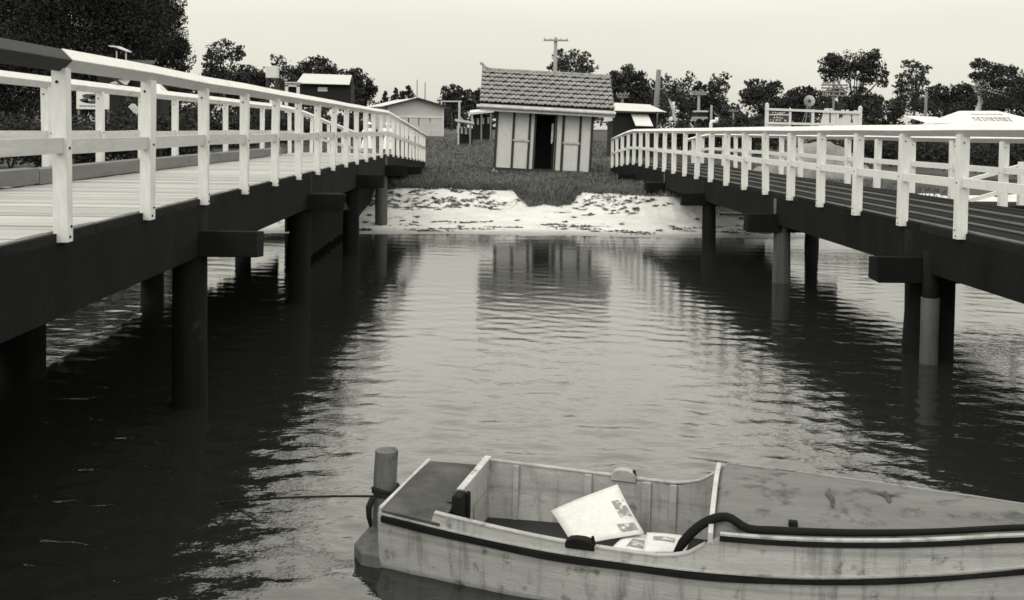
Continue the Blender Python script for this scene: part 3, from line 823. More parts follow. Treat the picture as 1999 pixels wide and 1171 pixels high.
# the propped sheet leans against the far side
fy = lambda px, py, Y: at(px, py, Y)
sheet('newspaper', (at(1103,1058,5.62), at(1218,1068,5.60), at(1255,1032,5.72), at(1255,1032,5.72)) if False else
      (at(1120,1068,5.60), at(1258,1040,5.66), at(1205,944,6.10), at(1075,998,5.98)), M['paper'],
      'large white newspaper sheet propped up against the side of the boat', 'newspapers in the boat', .03,
      ((.70,.08,.95,.24),(.80,.36,.97,.72)))
sheet('newspaper', (at(1190,1074,5.50), at(1262,1080,5.45), at(1290,1046,5.72), at(1226,1042,5.74)), M['paper'], 'creased newspaper with a printed block lying under the propped sheet in the boat', 'newspapers in the boat', .012,
      ((.35,.2,.85,.6),))
sheet('newspaper', (at(1255,1080,5.44), at(1338,1077,5.40), at(1347,1046,5.62), at(1262,1040,5.72)), M['paper'], 'white newspaper lying flat beside the black hose end in the boat', 'newspapers in the boat', .02,
      ((.2,.45,.7,.7),))

# ------------------------------------------------------------------ trees
def leaves(blobs, density, size, rng):
    """blobs: (centre Vector, (rx,ry,rz)); returns coordinates and quads of leaf clumps"""
    cos = []
    for c, r in blobs:
        vol = (r[0]*r[1]*r[2])**(1/3)
        area = math.pi*r[0]*r[2]
        n = max(20, int(density*area/(size*size)))
        ns = max(7, int(n**.57))
        d = rng.normal(size=(ns,3)); d /= np.linalg.norm(d, axis=1)[:,None]
        rad = rng.random(ns)**.42
        sub = d*rad[:,None]
        idx = rng.integers(0, ns, n)
        p = sub[idx] + rng.normal(0, 1, (n,3))*(.15+.09*rng.random((n,1)))
        L_ = np.linalg.norm(p, axis=1); k = L_ > 1.12; p[k] *= (1.12/L_[k])[:,None]
        p = p*np.array(r)[None,:] + np.array(c)[None,:]
        a = rng.normal(size=(n,3)); a /= np.linalg.norm(a, axis=1)[:,None]
        b_ = np.cross(a, rng.normal(size=(n,3))); b_ /= np.linalg.norm(b_, axis=1)[:,None]+1e-9
        s = size*rng.uniform(.55, 1.35, n)[:,None]
        a = a*s; b_ = b_*s*.55
        cos.append(np.stack([p-a, p-b_*.9, p+a, p+b_], 1).reshape(-1,3))
    co = np.concatenate(cos); return co, np.arange(len(co)).reshape(-1,4)

def tree(label, Y, foot, blobs, name='tree', leaf='leaf', bark='bark', dens=2.6, lp=5.5, trunk_r=None, limbs=True, group='trees behind the shore', seed=0, bend=None):
    """foot: pixel x of the trunk; blobs: (px, py, rx, ry) measured in the photograph at depth Y"""
    rng = np.random.default_rng(100+seed); rnd = random.Random(seed)
    s = Y/F
    p0 = at(foot, 250, Y); p0.z = gz(p0.x, Y)
    root = empty(name, p0, label, 'tree', group)
    bl = []
    for (px, py, rx, ry) in blobs:
        c = at(px, py, Y); c.y += rnd.uniform(-.25,.25)*rx*s
        bl.append((c-p0, (rx*s, rx*s*.85, ry*s)))
    full = list(bl)
    for c, r in bl:   # ragged outliers round every mass of foliage
        for k in range(4):
            a = rnd.uniform(-.5, 3.64); q_ = rnd.uniform(.28, .5)
            full.append((c+Vector((r[0]*math.cos(a)*.88, rnd.uniform(-.5,.5)*r[1], r[2]*math.sin(a)*.88)), (r[0]*q_, r[1]*q_, r[2]*q_)))
    co, q = leaves(full, dens*1.25, lp*(.5 if Y < 76 else .58)*s, rng)
    np_mesh('crown', co, q, M[leaf], False, root)
    tr = trunk_r or max(.10, .018*max(b_[0].z for b_ in bl)+.05)
    m_ = MB()
    top = max(bl, key=lambda b_: b_[1][0]*b_[1][2])[0]
    fork = top*.5; fork.z = min(b_[0].z for b_ in bl)*.62
    if fork.z < .5: fork.z = .5
    if bend: path = [Vector((0,0,-.3))] + [at(x_, y_, Y)-p0 for x_, y_ in bend]; fork = path[-1]
    else: path = [Vector((0,0,-.3)), fork*.45+Vector((rnd.gauss(0,.15),0,0)), fork]
    m_.tube(path, [tr*(1.15-.5*i/(len(path)-1)) for i in range(len(path))], 9)
    for c, r in bl:
        for k in range(3 if limbs else 1):
            e = c + Vector((rnd.uniform(-.6,.6)*r[0], rnd.uniform(-.5,.5)*r[1], rnd.uniform(-.3,.7)*r[2]))
            mid = fork.lerp(e, .5)+Vector((rnd.gauss(0,.08),rnd.gauss(0,.08),.1))*e.length*.25
            m_.tube([fork, mid, e], [tr*.5, tr*.3, tr*.1], 6)
    m_.build('trunk', M[bark], root, smooth=True)
    return root
T = tree
T('huge dark spreading tree filling the top left corner above the jetty', 62, 60, [(-60,60,170,120),(60,30,150,120),(170,70,110,110),(120,-40,160,70),(20,170,130,70),(150,180,110,60)], seed=1, dens=3.0, lp=5.5, group=None)
T('tall dark tree with a stepped edge against the sky beside the corner tree', 68, 255, [(250,20,85,90),(300,75,55,62),(262,120,85,70),(318,30,30,40),(345,90,18,24),(352,136,16,14),(330,175,45,30),(240,200,80,45)], seed=2, dens=2.6, lp=5, group=None)
T('tall slim gum with a flat rounded crown left of the long white roof', 105, 436, [(440,100,34,17),(418,113,18,15),(462,108,16,10),(408,140,16,16),(436,140,22,22)], leaf='leaf', dens=1.9, lp=5, seed=3)
T('broad dark tree just below the tall slim gum', 112, 470, [(470,160,50,30),(500,165,40,32),(430,175,40,35)], seed=4)
T('light feathery gum with sky showing through beside the pale water tank', 110, 545, [(548,125,20,17),(560,150,18,20),(540,150,12,16)], leaf='leafgum', dens=1.3, lp=5, seed=5)
T('dark round-topped tree rising behind the long white roof', 120, 605, [(612,132,30,20),(585,143,20,16),(635,145,22,20),(600,165,45,25)], seed=6)
T('dark tree with ragged right edge past the end of the long white roof', 115, 690, [(700,165,30,26),(680,155,25,16),(715,175,18,16),(690,190,40,25)], seed=7)
for i, (px, py, w) in enumerate(((752,188,8),(772,183,9),(797,178,11),(784,189,9))):
    T('small pointed conifer above the boatshed roof ridge', 120, px, [(px,py+12,w,10),(px,py+3,w*.65,8),(px,py-4,w*.35,7)], name='conifer_tree', seed=20+i, lp=4, limbs=False, group='pointed conifers behind the boatshed')
T('round dark tree between the boatshed and the tiled shed', 130, 880, [(882,182,20,16),(872,196,18,14),(895,195,18,16)], seed=8)
T('dark bushy tree partly hidden by the left edge of the tiled shed roof', 125, 922, [(922,195,24,20),(935,188,14,12),(908,205,18,16)], seed=9)
T('ragged tree rising above the tiled shed roof behind the power pole', 95, 1105, [(1128,122,28,22),(1100,118,22,20),(1085,132,14,12),(1150,132,16,14),(1118,150,40,18),(1094,102,7,6)], leaf='leafgum', dens=1.8, lp=5, seed=10)
T('dense dark tree just right of the tiled shed roof', 100, 1225, [(1226,158,32,24),(1202,165,22,24),(1250,170,22,24),(1225,190,45,28)], seed=11)
T('thin gum with bare pale forked branches behind the white flap kiosk', 92, 1318, [(1300,172,20,22),(1330,178,24,24),(1347,158,14,18),(1285,170,16,16)], leaf='leafgum', bark='gumbark', dens=1.3, lp=5, trunk_r=.17, seed=12, bend=[(1318,245),(1314,215),(1306,192)])
T('smooth dark dome-shaped tree behind the crossarm pole', 110, 1376, [(1377,182,24,20),(1376,210,30,24)], seed=13, dens=3.2)
T('airy gum with open crown right of the dark dome-shaped tree', 118, 1402, [(1404,156,19,12),(1394,168,12,10),(1416,170,10,12),(1405,195,16,20)], leaf='leafgum', dens=1.5, lp=5, seed=14)
T('dark tree right of the low gap in the treeline', 108, 1490, [(1492,172,32,18),(1470,185,22,18),(1512,172,18,10),(1490,200,45,25)], seed=15)
T('dark low tree behind the windmill', 120, 1565, [(1566,186,28,16),(1545,192,18,14),(1595,192,22,14),(1565,210,45,24)], seed=16)
T('big umbrella-crowned gum standing highest on the right', 100, 1672, [(1665,120,50,22),(1630,135,26,24),(1705,132,24,28),(1662,142,34,18),(1618,150,14,14),(1722,160,10,14),(1690,150,20,16),(1660,185,40,14)], leaf='leaf', dens=2.1, lp=5, seed=17)
T('tall gum with upswept clumps right of the umbrella-crowned gum', 105, 1786, [(1778,128,18,10),(1800,135,16,10),(1776,150,24,12),(1798,160,14,10),(1766,165,18,12),(1785,180,30,18)], leaf='leafgum', dens=1.9, lp=5, seed=18)
T('mid-height dark tree between the two tall gums on the right', 118, 1870, [(1868,182,34,18),(1838,185,22,18),(1890,190,22,16),(1865,205,50,20)], seed=19)
T('dark tree with a bent pale trunk behind the long low white roof', 75, 1908, [(1932,140,30,20),(1915,128,18,12),(1955,155,26,26),(1912,152,14,14),(1945,185,45,25)], leaf='leaf', bark='gumbark', dens=2.3, lp=5, trunk_r=.22, seed=30, bend=[(1906,228),(1910,212),(1915,198),(1911,184),(1905,176)])
T('dark tree at the far right edge of the treeline', 90, 1990, [(1992,175,30,22),(2030,165,45,40),(1985,205,45,22)], seed=31)
# the far wood behind everything
def wood():
    rng = np.random.default_rng(77); bl = []
    xs_ = [-400,-200,-50,100,250,330,380,420,470,520,570,620,670,710,740,770,800,835,860,890,930,980,1040,1100,1150,1190,1230,1270,1310,1350,1390,1415,1432,1444,1458,1480,1520,1555,1590,1640,1690,1740,1790,1840,1890,1940,1990,2060,2200,2400]
    ty_ = [80,80,80,100,120,150,160,168,150,142,150,140,160,172,192,195,196,200,196,190,190,190,180,170,170,165,158,168,165,168,175,186,200,210,192,178,182,188,184,180,182,180,178,180,176,172,172,165,150,140]
    for k in range(620):
        px = rng.uniform(-400, 2400); top = np.interp(px, xs_, ty_)+abs(rng.normal(0, 5))
        rr = rng.uniform(11, 24); Y = rng.uniform(150, 185)
        py = top + rr*.8 + rng.random()**1.5*max(0, 255-top-rr)
        s = Y/F; c = at(px, py, Y)
        if c.z < 2.8: c.z = 2.8
        bl.append((c, (rr*s, rr*s*.7, rr*.8*s)))
    co, q = leaves(bl, 3.2, 3.6*160/F, rng)
    tag(np_mesh('wood', co, q, M['leaffar']), 'continuous dark wood of distant trees along the skyline', 'wood', kind='stuff')
wood()

# shrubs behind the railings; left row added to darken the tree-shaded grass
def shrub_row(spec, label, group, leaf='leaf', seed0=50):
    for i, (px, py, rx, ry, Y) in enumerate(spec):
        rng = np.random.default_rng(seed0+i); s = Y/F
        c = at(px, py, Y); f = Vector((c.x, c.y, gz(c.x, Y)))
        root = empty('shrub', f, label, 'shrub', group)
        bl = [(c-f, (rx*s, rx*s*.7, ry*s)), (c-f+Vector((rx*s*.6, 0, -ry*s*.3)), (rx*s*.6, rx*s*.5, ry*s*.7)), (c-f+Vector((-rx*s*.6, 0, -ry*s*.35)), (rx*s*.6, rx*s*.5, ry*s*.7))]
        co, q = leaves(bl, 4.2, 3.8*s, rng); np_mesh('foliage', co, q, M[leaf], False, root)
        m_ = MB()
        for k in range(4): m_.tube([(0,0,-.1),(random.gauss(0,.2),random.gauss(0,.2),ry*s*.6),((c-f).x+random.gauss(0,.5)*rx*s,0,(c-f).z)], [.04,.03,.015], 5)
        m_.build('stem', M['bark'], root)
shrub_row([(20,270,80,46,37),(130,275,80,46,37),(240,268,75,46,37),(340,266,70,42,38),(300,222,62,44,47),(430,258,65,38,60),(520,252,62,36,66),(605,250,55,30,70),(680,250,45,24,74)],
          'dense dark shrub on the shore seen through the left jetty railing', 'dark shrubs behind the left jetty')
shrub_row([(1620,286,55,22,44),(1700,290,50,26,42),(1780,292,50,26,42),(1870,300,55,30,40),(1960,306,60,34,38),(2050,300,60,34,38),(1330,262,45,26,62),(1420,262,50,26,60),(1480,266,45,26,58),(1740,278,55,26,50),(1830,276,50,20,60)],
          'dense dark shrub on the shore seen through the right jetty railing', 'dark shrubs behind the right jetty', seed0=70)

# ------------------------------------------------------------------ buildings behind
def gable_house(name, label, cat, pos, rz, w, l, hw_, hr, over, wallm, roofm, group=None):
    root = empty(name, pos, label, cat, group, rz)
    m_ = MB()
    m_.add([(-w/2,0,-.4),(w/2,0,-.4),(w/2,0,hw_),(0,0,hr-.06),(-w/2,0,hw_),(-w/2,l,-.4),(w/2,l,-.4),(w/2,l,hw_),(0,l,hr-.06),(-w/2,l,hw_)],
           [(0,1,2,3,4),(9,8,7,6,5),(1,6,7,2),(0,4,9,5),(2,7,8,3),(3,8,9,4)])
    m_.build('wall', wallm, root)
    sl = (hr-hw_)/(w/2)
    for sg in (-1, 1):
        m_ = MB(); xo = sg*(w/2+over); ze = hw_-over*sl
        m_.hexa([(0,-over,hr-.01),(xo,-over,ze),(xo,l+over,ze),(0,l+over,hr-.01),(0,-over,hr+.05),(xo,-over,ze+.06),(xo,l+over,ze+.06),(0,l+over,hr+.05)])
        m_.build('roof', roofm, root)
    return root
# boatshed
p = at(812, 262, 80); p.z = gz(p.x, 80)
bs = gable_house('boatshed', 'pale weatherboard boatshed with a low gable at the end of the left jetty', 'boatshed', p, R(20), 4.75, 6.5, 2.55, 3.15, .55, M['weather'], M['iron'])
m_ = MB(); m_.box2((-2.40,-.05,1.55),(2.40,-.012,1.68)); m_.box2((-2.42,-.045,-.2),(-2.30,-.01,2.5)); m_.box2((2.30,-.045,-.2),(2.42,-.01,2.5)); m_.build('trim_board', M['whiteR'], bs)
m_ = MB()
for sg in (-1,1):
    m_.hexa([(0,-.58,3.12),(sg*2.95,-.58,2.36),(sg*2.95,-.555,2.36),(0,-.555,3.12),(0,-.58,3.24),(sg*2.95,-.58,2.46),(sg*2.95,-.555,2.46),(0,-.555,3.24)])
m_.build('barge_board', M['dark'], bs)
for x0, x1, z0, z1 in ((-.7,-.62,1.1,1.5),(.2,.26,.9,1.54),(1.2,1.25,1.2,1.5)):
    m_ = MB(); m_.box2((x0,-.02,z0),(x1,-.004,z1)); m_.build('stain_board', M['darkwall'], bs)
m_ = MB(); m_.tube([(.9,3,2.8),(.9,3,4.9)], .04, 6); m_.build('mast', M['pole'], bs)

# long white roofed house on posts
p = at(635, 250, 92); p.z = gz(p.x, 92)
hs = empty('house', p, 'dark high-set house with a long plain white roof left of the boatshed', 'house', rz=R(3))
e = at(635, 163, 92).z - p.z; t = at(635, 143, 92).z - p.z
m_ = MB(); m_.box2((-2.4,.2,2.4),(2.4,4.2,e)); m_.build('wall', M['darkwall'], hs)
m_ = MB(); m_.hexa([(-2.75,-.3,e-.05),(2.3,-.3,e-.1),(2.3,2.2,t-.06),(-2.45,2.2,t),(-2.75,-.3,e),(2.3,-.3,e-.05),(2.3,2.2,t),(-2.45,2.2,t+.06)])
m_.hexa([(-2.45,2.2,t),(2.3,2.2,t-.06),(2.3,4.6,e-.05),(-2.45,4.6,e-.05),(-2.45,2.2,t+.06),(2.3,2.2,t),(2.3,4.6,e),(-2.45,4.6,e)]); m_.build('roof', M['iron'], hs)
m_ = MB(); m_.box2((-.75,.15,e-.75),(.15,.19,e-.35)); m_.build('window', M['conc'], hs)
for x in (-2.2, 0, 2.2):
    m_ = MB(); m_.box2((x-.1,.3,-.3),(x+.1,.5,2.4)); m_.build('stump', M['dark'], hs)
# white arched porch
p = at(570, 250, 88); p.z = gz(p.x, 88)
po = empty('porch', p, 'small white porch with an arched opening beside the dark high-set house', 'porch')
zt_ = at(570,160,88).z-p.z; zb_ = at(570,186,88).z-p.z; s = 88/F
m_ = MB(); w_ = 14*s
arc = [(-w_*.55+w_*1.0*(1-math.cos(a))/2*1.1, zb_+ (zt_-zb_)*.5*math.sin(a)) for a in np.linspace(0, math.pi, 9)]
m_.box2((-w_,0,zb_-1.6),(-w_*.58,.12,zt_-.3)); m_.box2((w_*.58,0,zb_-1.6),(w_,.12,zt_-.3)); m_.box2((-w_,0,zt_-.42),(w_,.12,zt_-.12)); m_.build('arch', M['whiteR'], po)
m_ = MB(); m_.box2((-w_*1.0,-.2,zt_-.11),(w_*1.1,1.2,zt_)); m_.build('roof', M['iron'], po)
m_ = MB(); m_.box2((-w_,.5,-.3),(w_,1.0,zb_-1.3)); m_.box2((-w_,.5,zb_-1.29),(w_,.62,zt_-.43)); m_.build('wall', M['darkwall'], po)
# pale water tank on a stand
p = at(529, 250, 96); p.z = gz(p.x, 96); s = 96/F
wt = empty('water_tank', p, 'pale square water tank on a tall stand among the trees left of the white roof', 'water tank')
z0 = at(529,152,96).z-p.z; z1 = at(529,128,96).z-p.z
m_ = MB(); m_.box2((-11*s,0,z0),(11*s,20*s,z1)); m_.build('tank', M['canvas'], wt, bevel=.05)
m_ = MB()
for x in (-9*s, 9*s):
    for y in (2*s, 18*s): m_.box2((x-.08,y-.08,-.3),(x+.08,y+.08,z0-.01))
m_.build('stand', M['bark'], wt)

# dark house at left with a small pale gabled balcony roof and a hooded window
p = at(232, 250, 52); p.z = gz(p.x, 52); s = 52/F
dh = empty('house', p, 'dark two-storey house with a small pale balcony roof in front of the big left trees', 'house')
def zz_(py): return at(232, py, 52).z - p.z
m_ = MB(); m_.box2((-55*s,1.0,-.3),(45*s,4.0,zz_(126))); m_.build('wall', M['darkwall'], dh)
m_ = MB(); m_.hexa([(-60*s,.8,zz_(128)),(50*s,.8,zz_(128)),(40*s,2.6,zz_(112)),(-50*s,2.6,zz_(112)),(-60*s,.8,zz_(128)+.05),(50*s,.8,zz_(128)+.05),(40*s,2.6,zz_(112)+.05),(-50*s,2.6,zz_(112)+.05)]); m_.build('roof', M['dark'], dh)
m_ = MB(); xa, xb, xm = -18*s, 18*s, -2*s
m_.hexa([(xa,-.1,zz_(91)),(xm,-.1,zz_(93)),(xm,.5,zz_(93)),(xa,.5,zz_(91)),(xa,-.1,zz_(89)),(xm,-.1,zz_(90)),(xm,.5,zz_(90)),(xa,.5,zz_(89))])
m_.hexa([(xm,-.1,zz_(94)),(xb,-.1,zz_(101)),(xb,.5,zz_(101)),(xm,.5,zz_(94)),(xm,-.1,zz_(90)),(xb,-.1,zz_(99)),(xb,.5,zz_(99)),(xm,.5,zz_(90))]); m_.build('balcony_roof', M['canvas'], dh)
for x in (-6*s, 12*s):
    m_ = MB(); m_.box2((x-.03,.1,zz_(135)),(x+.03,.16,zz_(99))); m_.build('balcony_post', M['conc'], dh)
m_ = MB(); m_.box2((-20*s,.0,zz_(137)),(20*s,.98,zz_(133))); m_.build('balcony_floor', M['dark'], dh)
m_ = MB(); m_.hexa([(-20*s,.2,zz_(163)),(13*s,.2,zz_(165)),(13*s,.95,zz_(150)),(-14*s,.95,zz_(155)),(-20*s,.2,zz_(163)+.03),(13*s,.2,zz_(165)+.03),(13*s,.95,zz_(150)+.03),(-14*s,.95,zz_(155)+.03)]); m_.build('window_hood', M['conc'], dh)
m_ = MB(); m_.bar((-14*s,.15,zz_(151)),(6*s,.15,zz_(166)), .03, .12); m_.build('hood_brace', M['dark'], dh)
# small white-roofed kiosk at left
p = at(288, 250, 40); p.z = gz(p.x, 40); s = 40/F
kk = empty('kiosk', p, 'small dark kiosk with a white hipped roof glimpsed over the left jetty rail', 'kiosk')
def zk(py): return at(288, py, 40).z - p.z
m_ = MB(); m_.box2((-24*s,.1,-.2),(24*s,1.1,zk(182))); m_.build('wall', M['darkwall'], kk)
m_ = MB(); m_.add([(-29*s,0,zk(183)),(28*s,0,zk(183)),(28*s,1.2,zk(183)),(-29*s,1.2,zk(183)),(-8*s,.5,zk(162)),(14*s,.5,zk(162)),(14*s,.7,zk(162)),(-8*s,.7,zk(162))],
      [(0,1,5,4),(1,2,6,5),(2,3,7,6),(3,0,4,7),(4,5,6,7),(3,2,1,0)]); m_.build('roof', M['canvas'], kk)
# leaning planks
m_ = MB(); a = at(254,205,38); b_ = at(292,245,38); a2 = a+Vector((0,.25,0)); b2 = b_+Vector((0,.25,0))
m_.bar(a, b_, .05, .20); m_.bar(a2, b2, .05, .20); m_.bar(b_, Vector((b_.x+.5, b_.y, gz(b_.x+.5,38))), .05, .2); m_.bar(b2, Vector((b2.x+.5, b2.y, gz(b2.x+.5,38))), .05, .2)
for k in range(5):
    q_ = a.lerp(b_, k/5+.1); m_.box(q_+Vector((0,.125,-.05)), (.18,.2,.03))
tag(m_.build('stair', M['conc'], None), 'pale sloping timber stair behind the left jetty railing', 'stair')
# picture board at left
p = at(182, 250, 42); p.z = gz(p.x, 42); s = 42/F
sg_ = empty('signboard', p, 'white picture board with dark painted shapes behind the left jetty rail', 'sign')
def zs(py): return at(182, py, 42).z - p.z
m_ = MB(); m_.box2((-32*s,0,zs(213)),(30*s,.05,zs(176))); m_.build('board', M['whiteR'], sg_)
m_ = MB()
random.seed(5)
for (cx_, cy_, rx, ry) in ((-8,188,14,5),(2,192,10,5),(-16,196,10,5),(10,186,5,6),(-4,199,20,3.2),(6,183,4,4)):
    ring = [(cx_*s+rx*s*math.cos(a)*random.uniform(.7,1.1), -.006, zs(cy_)+ry*s*math.sin(a)*random.uniform(.7,1.1)) for a in np.linspace(0, 6.283, 13)[:-1]]
    m_.loft([ring, [(q[0], -.002, q[2]) for q in ring]])
m_.build('picture', M['signdark'], sg_)
m_ = MB()
for k in range(14): m_.box2(((-26+3.1*k)*s,-.006,zs(208.5+(k%2)*.5)),((-24.2+3.1*k)*s,-.001,zs(205.5)))
m_.build('caption', M['signdark'], sg_)
for x in (-29*s, 27*s):
    m_ = MB(); m_.box2((x-.04,.052,-.3),(x+.04,.13,zs(177))); m_.build('sign_post', M['pole'], sg_)

# pipe frame (white) behind boatshed
p = at(879, 262, 86); p.z = gz(p.x, 86)
m_ = MB(); A = at(862,198,86); B_ = at(897,198,86)
m_.tube([Vector((A.x,A.y,p.z-.2)),A],.07,6); m_.tube([Vector((B_.x,B_.y,p.z-.2)),B_],.10,6); m_.tube([A+Vector((-.1,0,0)),B_+Vector((.2,0,0))],.06,6)
m_.bar(at(896,225,86), at(905,236,86), .08, .10); 
tag(m_.build('swing_frame', M['conc'], None), 'pale two-post frame with a crossbar right of the boatshed', 'frame')
# open shelters between boatshed and shed
def shelter(pxa, pxb, pya, pyb, Y, label, depth, slope=.25, posts=3, fill=True):
    a = at(pxa, pya, Y); b_ = at(pxb, pyb, Y); g = gz((a.x+b_.x)/2, Y)
    root = empty('shelter', ((a.x+b_.x)/2, Y, g), label, 'shelter'); o = root.location
    a = a-o; b_ = b_-o
    m_ = MB(); th = .16
    m_.hexa([a, b_, b_+Vector((0,depth,slope)), a+Vector((0,depth,slope)), a+Vector((0,0,th)), b_+Vector((0,0,th)), b_+Vector((0,depth,slope+th)), a+Vector((0,depth,slope+th))])
    m_.build('roof', M['iron'], root)
    for k in range(posts):
        t = (k+.3)/(posts-.4); q = a.lerp(b_, t); pm = MB(); pm.box2((q.x-.06,.1,-.3),(q.x+.06,.22,q.z-.01)); pm.build('post', M['conc'] if k == 0 else M['pole'], root)
    if fill:
        m_ = MB(); m_.box2((a.x+.1,depth-.2,-.3),(b_.x-.1,depth-.1,min(a.z,b_.z)+slope-.2)); m_.build('back_wall', M['darkwall'], root)
        m_ = MB()
        for k in range(4):
            q = a.lerp(b_, (k+.6)/4.6); m_.box((q.x, depth*.6, q.z-.55), (.16,.16,.5))
        m_.build('crates', M['conc'], root)
    return root
shelter(916, 964, 224, 219, 72, 'open shed with a thin pale roof just left of the tiled shed', 3.0)
shelter(888, 925, 236, 242, 66, 'low lean-to with a drooping pale roof and a white post right of the boatshed', 2.2, slope=-.1, posts=2)

# hip-roof kiosk right of the shed
p = at(1240, 250, 55); p.z = gz(p.x, 55); s = 55/F
hk = empty('kiosk', p, 'dark kiosk with pale hipped roof and white raised shutter beside the tiled shed', 'kiosk')
def zh(py): return at(1240, py, 55).z - p.z
X = lambda px: (px-1240)*s
m_ = MB(); m_.box2((X(1198),.4,-.3),(X(1284),3.0,zh(214))); m_.build('wall', M['darkwall'], hk)
m_ = MB(); m_.add([(X(1180),0,zh(216)),(X(1302),0,zh(218)),(X(1302),3.4,zh(218)),(X(1180),3.4,zh(216)),(X(1196),1.5,zh(199)),(X(1276),1.5,zh(202)),(X(1276),1.9,zh(202)),(X(1196),1.9,zh(199))],
      [(0,1,5,4),(1,2,6,5),(2,3,7,6),(3,0,4,7),(4,5,6,7),(3,2,1,0)]); m_.build('roof', M['iron'], hk)
m_ = MB(); m_.box2((X(1190),-.06,zh(220.5)),(X(1296),-.01,zh(217.2))); m_.build('fascia', M['dark'], hk)
m_ = MB(); m_.hexa([(X(1238),-.55,zh(246)),(X(1272),-.55,zh(246.5)),(X(1267),.35,zh(224)),(X(1233),.35,zh(223)),(X(1238),-.57,zh(245)),(X(1272),-.57,zh(245.5)),(X(1267),.33,zh(223)),(X(1233),.33,zh(222))]); m_.build('shutter', M['canvas'], hk)
m_ = MB(); m_.hexa([(X(1178),.3,zh(239)),(X(1197),.3,zh(236)),(X(1199),1.8,zh(221)),(X(1197),1.8,zh(220)),(X(1178),.3,zh(237)),(X(1194),.3,zh(223)),(X(1199),1.8,zh(219)),(X(1197),1.8,zh(219))]); m_.build('awning', M['canvas'], hk)

# power poles
def power_pole(px, ytop, ybase, Y, wpx, arms, label, lean=0, m=None, name='power_pole', group='poles'):
    p = at(px, 250, Y); p.z = gz(p.x, Y); root = empty(name, p, label, 'pole', group)
    s = Y/F; zt = at(px, ytop, Y).z-p.z
    m_ = MB(); m_.tube([(lean*-1,0,-.4),(0,0,zt*.5),(lean*.6,0,zt)], [wpx*s*.56, wpx*s*.5, wpx*s*.42], 10); m_.build('shaft', m or M['pole'], root, smooth=True)
    for (py, half) in arms:
        z = at(px, py, Y).z-p.z; a = MB(); a.box((lean*.6*z/zt,-wpx*s*.62,z),(2*half*s,.09,.11)); a.build('crossarm', m or M['pole'], root)
        for k in (-1,-.45,.45,1):
            i = MB(); x = lean*.6*z/zt+k*half*s*.92; i.tube([(x,-wpx*s*.62,z+.056),(x,-wpx*s*.62,z+.10),(x,-wpx*s*.62,z+.17)], [.02,.045,.03], 6); i.build('insulator', M['conc'], root)
    return root
power_pole(1082, 73, 250, 62, 8, [(79,24)], 'power pole with a wide crossarm directly behind the tiled shed', m=M['palepole'])
power_pole(1214, 182, 250, 85, 5, [(184,13),(190,10)], 'short pole top with two crossarms just above the kiosk roof')
power_pole(1280, 136, 250, 70, 11, [], 'thick leaning bare pole behind the hipped kiosk', lean=.25)
power_pole(1363, 178, 250, 78, 6, [(180,17),(184,14)], 'pale pole with two close crossarms by the parked truck', m=M['palepole'])
power_pole(1431, 214, 250, 95, 4, [(217,9)], 'small distant pole with one crossarm in the treeline gap')
power_pole(1626, 160, 250, 68, 5, [(166,26),(172,26),(179,26),(186,24)], 'dark pole stacked with four crossarms above the white hoarding')
power_pole(1806, 178, 250, 66, 6, [], 'bare grey pole left of the long low white roof', m=M['pole'])
power_pole(829, 160, 200, 95, 2.2, [], 'thin mast behind the boatshed', name='mast')
power_pole(1388, 205, 250, 66, 5, [], 'short pale stump post right of the parked truck', m=M['palepole'], name='bollard_post')

# truck
p = at(1371, 242, 74); p.z = gz(p.x, 74); s = 74/F
tk = empty('truck', p, 'small pale-sided truck parked under the crossarm pole', 'truck')
def zt2(py): return at(1371, py, 74).z - p.z
zc = zt2(241)
m_ = MB(); m_.box2((-13*s,0,zc+.12),(11*s,1.7,zt2(228))); m_.build('body', M['truck'], tk, bevel=.04)
m_ = MB(); m_.box2((-10*s,.1,zt2(219)),(12*s,1.7,zt2(215.5))); m_.build('canopy', M['conc'], tk, bevel=.03)
m_ = MB(); m_.box2((-8*s,.2,zt2(228)+.002),(10*s,1.6,zt2(219)-.002)); m_.build('window', M['black'], tk)
for x in (-6*s, 8*s):
    for yy in (-.08, 1.6):
        m_ = MB(); m_.tube([(x,yy,zc+.1),(x,yy+.18,zc+.1)], 7*s, 16); m_.build('wheel', M['rubber'], tk)
m_ = MB(); m_.box2((-8*s,.3,-.2),(8*s,1.5,zc+.1)); m_.build('chassis', M['dark'], tk)

# white goose-neck pipe on the shore behind the right jetty
m_ = MB(); Y = 35.0; a = at(1387, 300, Y); b_ = at(1388, 240, Y); c = at(1391,237,Y); d = at(1399,237,Y); e = at(1399,229,Y)
a.z = gz(a.x, Y)-.2
m_.tube([a, b_, b_.lerp(c,.6)+Vector((0,0,.03)), c, d], [.065]*5, 10); m_.tube([d+Vector((.0,0,-.03)), e], .065, 10)
tag(m_.build('pipe', M['whiteR'], None, smooth=True), 'white crooked standpipe rising above the right jetty rail', 'pipe')

